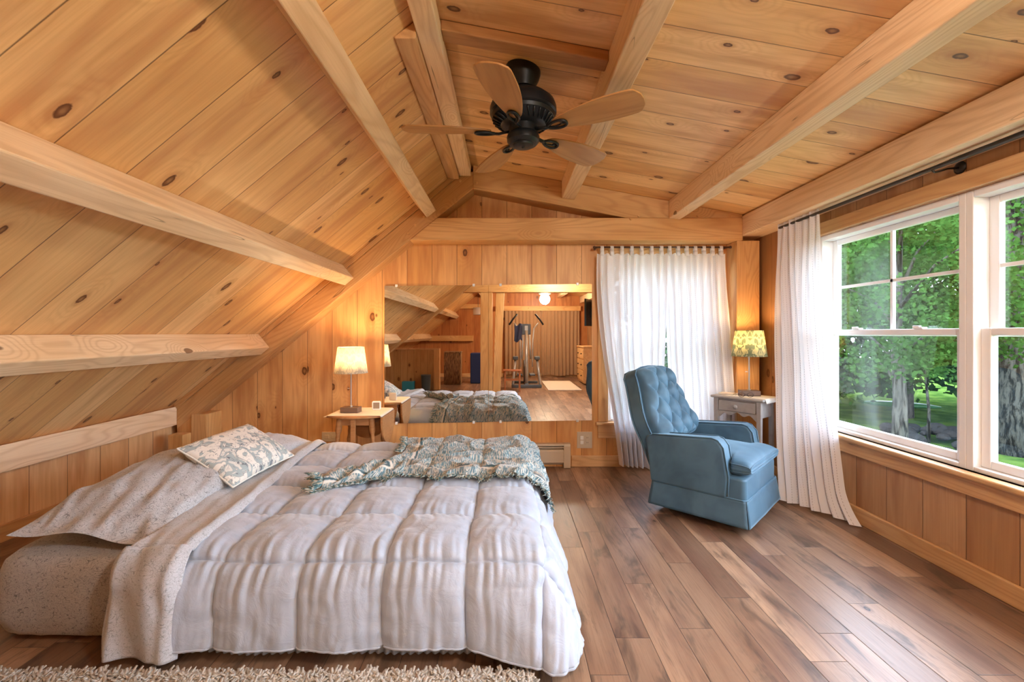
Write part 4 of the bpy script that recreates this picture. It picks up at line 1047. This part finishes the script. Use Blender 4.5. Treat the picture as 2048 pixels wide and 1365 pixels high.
# elliptical trainer
EGR = plain('grey_plastic', C(.10, .11, .12), .4); SIL = plain('silver_paint', C(.55, .54, .50), .35, .5)
el = empty('elliptical_trainer', (.44, -2.15, 0), 'grey and silver elliptical trainer, seen in the mirror', 'exercise machine')
m = MB(); m.box(-.33, .33, .25, .33, .0, .07); m.box(-.30, .30, -.62, -.55, 0, .06); m.box(-.04, .04, -.60, .30, .03, .09); m.build('base_frame', EGR, el, bev=.01)
m = MB(); m.tube([(0, .22, .08), (0, .20, .6), (0, .12, 1.25)], .035, 12); m.build('mast', SIL, el, smooth=True)
MB().box(-.10, .10, .06, .12, 1.16, 1.40).build('console', EGR, el, bev=.015, seg=3)
MB().box(-.035, .035, .118, .124, 1.24, 1.36).build('console_back', SIL, el, bev=.004)
m = MB(); 
for k in range(25): pass
m.lathe([(.24, -.05), (.26, -.04), (.26, .04), (.24, .05)], (0, 0, 0), 36, Matrix.Translation((0, -.20, .32)) @ Matrix.Rotation(PI/2, 4, 'Y')); m.build('flywheel_housing', EGR, el, angle=.6)
for sx in (-1, 1):
    MB().tube([(sx*.13, .20, .45), (sx*.14, .16, 1.0), (sx*.17, .10, 1.30), (sx*.27, .06, 1.42)], .016, 10).build('arm_lever', SIL, el, smooth=True)
    MB().tube([(sx*.38, .10, 1.38), (sx*.30, .08, 1.50), (sx*.20, .06, 1.62)], .02, 10).build('hand_grip', plain('rubber_grip', C(.02, .018, .018), .6), el, smooth=True)
    MB().tube([(sx*.10, .1, .62), (sx*.07, .12, 1.16)], .018, 10).build('side_tube', SIL, el, smooth=True)
    MB().tube([(sx*.30, .26, .07), (sx*.27, .18, .35), (sx*.24, .10, .62)], .03, 10).build('link_arm', SIL, el, smooth=True)
    MB().box(sx*.24-.06, sx*.24+.06, .02, .20, .60, .68).build('pivot_cover', EGR, el, bev=.02, seg=3)
    MB().box(sx*.14-.06, sx*.14+.06, -.25, .10, .24, .28).build('pedal', EGR, el, bev=.01)
m = MB().grid(lambda s, t: (-.26+.16*s, .13+.03*math.sin(s*9+t*3), 1.38-.36*t-.03*math.sin(s*6)), 16, 12)
o = m.build('hanging_shirt', plain('navy_cloth', C(.06, .07, .13), .9), None, smooth=True, solid=.02); o.location = (.44, -2.13, 0); tag(o, 'dark garment hung on the left handle of the elliptical trainer', 'clothing')
# wooden step stool
RED = plain('cherry_wood', C(.40, .13, .045), .4)
ss_ = empty('step_stool', (.12, -1.35, 0), 'reddish wooden stool beside the post, seen in the mirror', 'stool')
MB().box(-.19, .19, -.15, .15, .41, .435).build('seat', RED, ss_, bev=.006)
for sx in (-1, 1):
    for sy in (-1, 1): MB().box(sx*.15-.016, sx*.15+.016, sy*.12-.016, sy*.12+.016, 0, .41).build('leg', RED, ss_, bev=.003)
for sx in (-1, 1): MB().box(sx*.15-.012, sx*.15+.012, -.104, .104, .15, .19).build('stretcher', RED, ss_)
MB().box(-.134, .134, .108, .13, .22, .26).build('rung', RED, ss_)
# pale mat
o = MB().box(-.35, .35, -.90, .90, 0, .012).build('floor_mat', plain('pale_mat', C(.66, .58, .48), .9), None, bev=.004); o.location = (1.22, -2.3, 0); tag(o, 'pale rectangular mat on the floor, seen in the mirror', 'mat')
# dresser with television
ds = empty('dresser', (1.97, -2.75, 0), 'pine dresser against the right wall, seen at the mirror edge', 'dresser')
MB().box(-.20, .19, -.45, .45, .04, .86).build('body', TRIM_Y, ds, bev=.004); MB().box(-.22, .195, -.47, .47, .86, .89).build('top', TRIM_Y, ds, bev=.006)
for r in range(3):
    for c in range(2):
        d = MB().box(-.215, -.20, -.44+c*.445, -.44+c*.445+.43, .09+r*.255, .09+r*.255+.235).build('drawer', TRIM_Y, ds, bev=.004)
        MB().ball((-.23, -.225+c*.445, .205+r*.255), .016, 8).build('knob', DARKM, d, smooth=True)
tv = empty('television', (1.93, -2.25, 0), 'dark flat television hung high at the right, seen at the mirror edge', 'television', math.radians(-62))
MB().box(-.45, .45, -.02, .02, 1.35, 1.95).build('screen', plain('tv_screen', C(.012, .03, .05), .15), tv, bev=.005)
MB().box(-.05, .05, .02, .06, 1.55, 1.75).build('mount', DARKM, tv)
# half wall by the stairs, hamper, bins
hw_ = empty('half_wall', (-1.95, -1.55, 0), 'low board clad half wall round the stair opening, seen in the mirror', 'railing')
MB().box(-.60, .50, -.05, .05, 0, .84).build('panel', boards('half_wall_boards', 'Z', 'X', .14, 0.0, C(.66, .40, .18), C(.52, .29, .11), knots=.5, seed=8.0), hw_); MB().box(-.62, .54, -.07, .07, .84, .87).build('cap_rail', TRIM_X, hw_, bev=.005); MB().box(.42, .54, -.07, .07, .0, .84).build('newel', TRIM_Z, hw_, bev=.004)
WK = NT('wicker_reed'); WX = WK.coord(); WK.bsdf(WK.mix(WK.ss(WK.noise(WK.xyz(WX[0], WX[1], WK.M('MULTIPLY', WX[2], .15)), 60, 2), .4, .6), C(.42, .22, .09), C(.16, .075, .03)), .7); 
hp = empty('hamper', (-1.25, -2.6, 0), 'brown reed hamper behind the half wall, seen in the mirror', 'hamper')
MB().box(-.19, .19, -.17, .17, 0, .74).build('body', WK.m, hp, bev=.02, seg=3); m = MB()
for k in range(22): m.tube([(-.19+.38*k/21, .176, .02), (-.19+.38*k/21+.006*math.sin(k), .176, .73)], .007, 6)
m.build('reeds', WK.m, hp, smooth=True); MB().box(-.20, .20, -.18, .19, .74, .765).build('lid', WK.m, hp, bev=.006)
bn_ = empty('waste_bin', (-1.66, -1.30, 0), 'dark blue waste bin beyond the bed, seen in the mirror', 'bin')
MB().lathe([(.085, 0), (.10, .32), (.104, .33), (.098, .33), (.083, .01)], n=28).build('bin_body', plain('slate_plastic', C(.05, .07, .09), .5), bn_, angle=.6)
MB().lathe([(.104, .325), (.107, .33), (.104, .336), (.098, .33)], n=28).build('rim', EGR, bn_, smooth=True)
o = MB().box(-.12, .12, -.08, .08, 0, .20).build('storage_box', plain('teal_card', C(.02, .22, .30), .5), None, bev=.005); o.location = (-2.02, -1.30, 0); tag(o, 'teal box beside the waste bin, seen in the mirror', 'box')
o = MB().box(-.14, .14, -.2, .2, 0, .72).build('storage_bin', plain('navy_plastic', C(.01, .03, .12), .4), None, bev=.02, seg=3); o.location = (-.72, -2.9, 0); tag(o, 'tall navy bin standing behind the thick post, seen in the mirror', 'bin')
hl = empty('hanging_lamp', (-.63, -2.0, 0), 'white drum shade lamp hanging left of the post, seen in the mirror', 'lamp')
MB().lathe([(.11, 1.60), (.11, 1.76), (.104, 1.76), (.104, 1.60)], n=32).build('drum_shade', plain('white_drum', C(.8, .76, .7), .7), hl, angle=.6)
MB().cyl((0, 0, 1.75), (0, 0, zl(-.63)-.15*0+.0), .004, 8).build('cord', DARKM, hl)
MB().tube([(-.104, 0, 1.75), (.104, 0, 1.75)], .004, 6).build('shade_bar', DARKM, hl)

# ------------------------------------------------------------------ outdoors
GZ = -2.7
gr = NT('lawn'); gr.coord(); gn = gr.noise(gr.P, 1.2, 4, .6)
gr.bsdf(gr.mix(gr.ss(gn, .35, .65), C(.030, .062, .010), C(.075, .12, .022)), .95, **{'Specular IOR Level': 0.0})
o = MB().box(-30, 70, -30, 70, GZ-.3, GZ).build('lawn', gr.m); o['kind'] = 'structure'
bark = NT('bark'); bX = bark.coord(); bnn = bark.noise(bark.xyz(bX[0], bX[1], bark.M('MULTIPLY', bX[2], .22)), 9, 4, .7, .5)
bark.bsdf(bark.mix(bark.ss(bnn, .4, .6), C(.012, .010, .008), C(.075, .068, .055)), .95, 0, bark.bump(bnn, 1, .05), **{'Specular IOR Level': .05})
def leafm(n, a, b):
    t = NT(n); t.coord(); col = t.mix(t.noise(t.P, 1.3, 3), a, b)
    d = t.n.new('ShaderNodeBsdfDiffuse'); e = t.n.new('ShaderNodeBsdfTranslucent'); t.l.new(col, d.inputs[0]); t.l.new(col, e.inputs[0])
    mm = t.n.new('ShaderNodeMixShader'); mm.inputs[0].default_value = .35; t.l.new(d.outputs[0], mm.inputs[1]); t.l.new(e.outputs[0], mm.inputs[2]); t.l.new(mm.outputs[0], t.out.inputs[0]); return t.m
LEAF = [leafm('maple_leaf', C(.016, .050, .008), C(.050, .105, .022)), leafm('forest_leaf', C(.010, .035, .006), C(.030, .068, .014))]
def tree(x, y, h, cr, n, leaf, sz, mat, label, tr=.2, cz=None, name='tree', seed=1, low=.3):
    R = random.Random(seed); e = empty(name, (x, y, GZ), label, 'tree', group='trees outside the window')
    m = MB(); pts = [(0, 0, -.05), (.05, .03, h*.25), (-.05, .05, h*.5), (.05, 0, h*.85)]; m.tube(pts, [tr*1.35, tr, tr*.8, tr*.25], 14)
    blobs = []
    for k in range(n):
        zz = h*(low+(1-low)*R.random()); w = cr*math.sin(PI*min(.97, max(.15, (zz/h-low*.6)/(1-low*.6))))**.6
        a = R.uniform(0, 2*PI); rr = w*R.uniform(.35, 1); blobs.append((rr*math.cos(a), rr*math.sin(a), zz, R.uniform(.28, .6)*cr*.42))
    for k in range(min(9, n)):
        b = blobs[k]; m.tube([(0, 0, min(b[2]*.75, h*.7)), (b[0]*.5, b[1]*.5, b[2]*.92), (b[0], b[1], b[2])], [tr*.35, tr*.2, .015], 7)
    m.build('trunk', bark.m, e, smooth=True)
    L = MB()
    for bx, by, bz, br in blobs:
        for k in range(leaf):
            d = Vector((R.gauss(0, 1), R.gauss(0, 1), R.gauss(0, .8))).normalized()*br*R.uniform(.5, 1.05); p = Vector((bx, by, bz))+d
            a = Vector((R.gauss(0, 1), R.gauss(0, 1), R.gauss(0, .5)-.3)).normalized()*sz*R.uniform(.6, 1.2); c = a.cross(Vector((R.gauss(0, 1), R.gauss(0, 1), R.gauss(0, 1)))).normalized()*a.length*.45
            L.add([p, p+a*.5+c, p+a, p+a*.5-c], [(0, 1, 2, 3)])
    f = L.build('foliage', mat, e); f['kind'] = 'stuff'
tree(16.6, 14.6, 11.0, 4.4, 150, 150, .16, LEAF[0], 'big leafy tree with thick grey trunk seen through the nearer window', .55, seed=3, low=.30)
tree(11.0, 12.6, 8.0, 2.9, 110, 120, .125, LEAF[0], 'bright green maple seen through the window beside the curtain', .16, seed=5, low=.38)
tree(15.0, 16.0, 4.6, 1.3, 16, 45, .15, LEAF[0], 'thin sapling by the stone heap', .045, seed=7, low=.55, name='sapling')
for i, (x, y, h, cr) in enumerate(((14, 22, 12, 4.5), (18.5, 21, 13, 5), (22, 17.5, 12, 5), (26, 24, 14, 6), (20, 29, 15, 6), (14.5, 31, 15, 6), (30, 17, 14, 6), (9.5, 26, 13, 5))):
    tree(x, y, h, cr, 110, 80, .36, LEAF[1], ['dark background tree beyond the lawn, first from the curtain', 'dark background tree behind the bright maple', 'dark background tree behind the thick trunk', 'tall background tree at the right edge of the window view', 'tall tree at the back of the lawn', 'tallest tree far behind the curtained end of the window', 'dark tree beyond the window mullion', 'dark tree seen past the far window curtains'][i], .3, seed=20+i, low=.12)
STONE = plain('field_stone', C(.025, .022, .020), .95, **{'Specular IOR Level': .05}); R = random.Random(5)
for k in range(46):
    x = 15.4+R.gauss(0, .95); y = 16.4+R.gauss(0, .6); r = R.uniform(.14, .32)
    m = MB().ball((0, 0, r*.6), r, 7, .7); m.v = [(a*(1+.25*nz(a*9, b*9, c*9+k)), b*(1+.25*nz(b*9, c*9, a*9+k)), c) for a, b, c in m.v]
    o = m.build('stone', STONE); o.location = (x, y, GZ+max(0, .30-.2*math.hypot(x-15.4, y-16.4))); tag(o, 'dark stone in the heap by the sapling', 'stone', 'stones in the heap on the lawn')
# kayak lying on the lawn
ky = MB()
def kf(s, t):
    a = 2*PI*t; x = -1.6+3.2*s; w = .30*math.sin(PI*min(.985, max(.015, s)))**.6; return (x, w*math.cos(a), .18+.16*math.sin(a)*math.sin(PI*min(.985, max(.015, s)))**.5)
o = ky.grid(kf, 30, 20).build('kayak', plain('kayak_green', C(.03, .12, .03), .4), None, smooth=True); o.location = (20.5, 23.5, GZ); o.rotation_euler = (0, 0, math.radians(-35)); tag(o, 'green boat lying on the lawn far outside the window', 'boat')
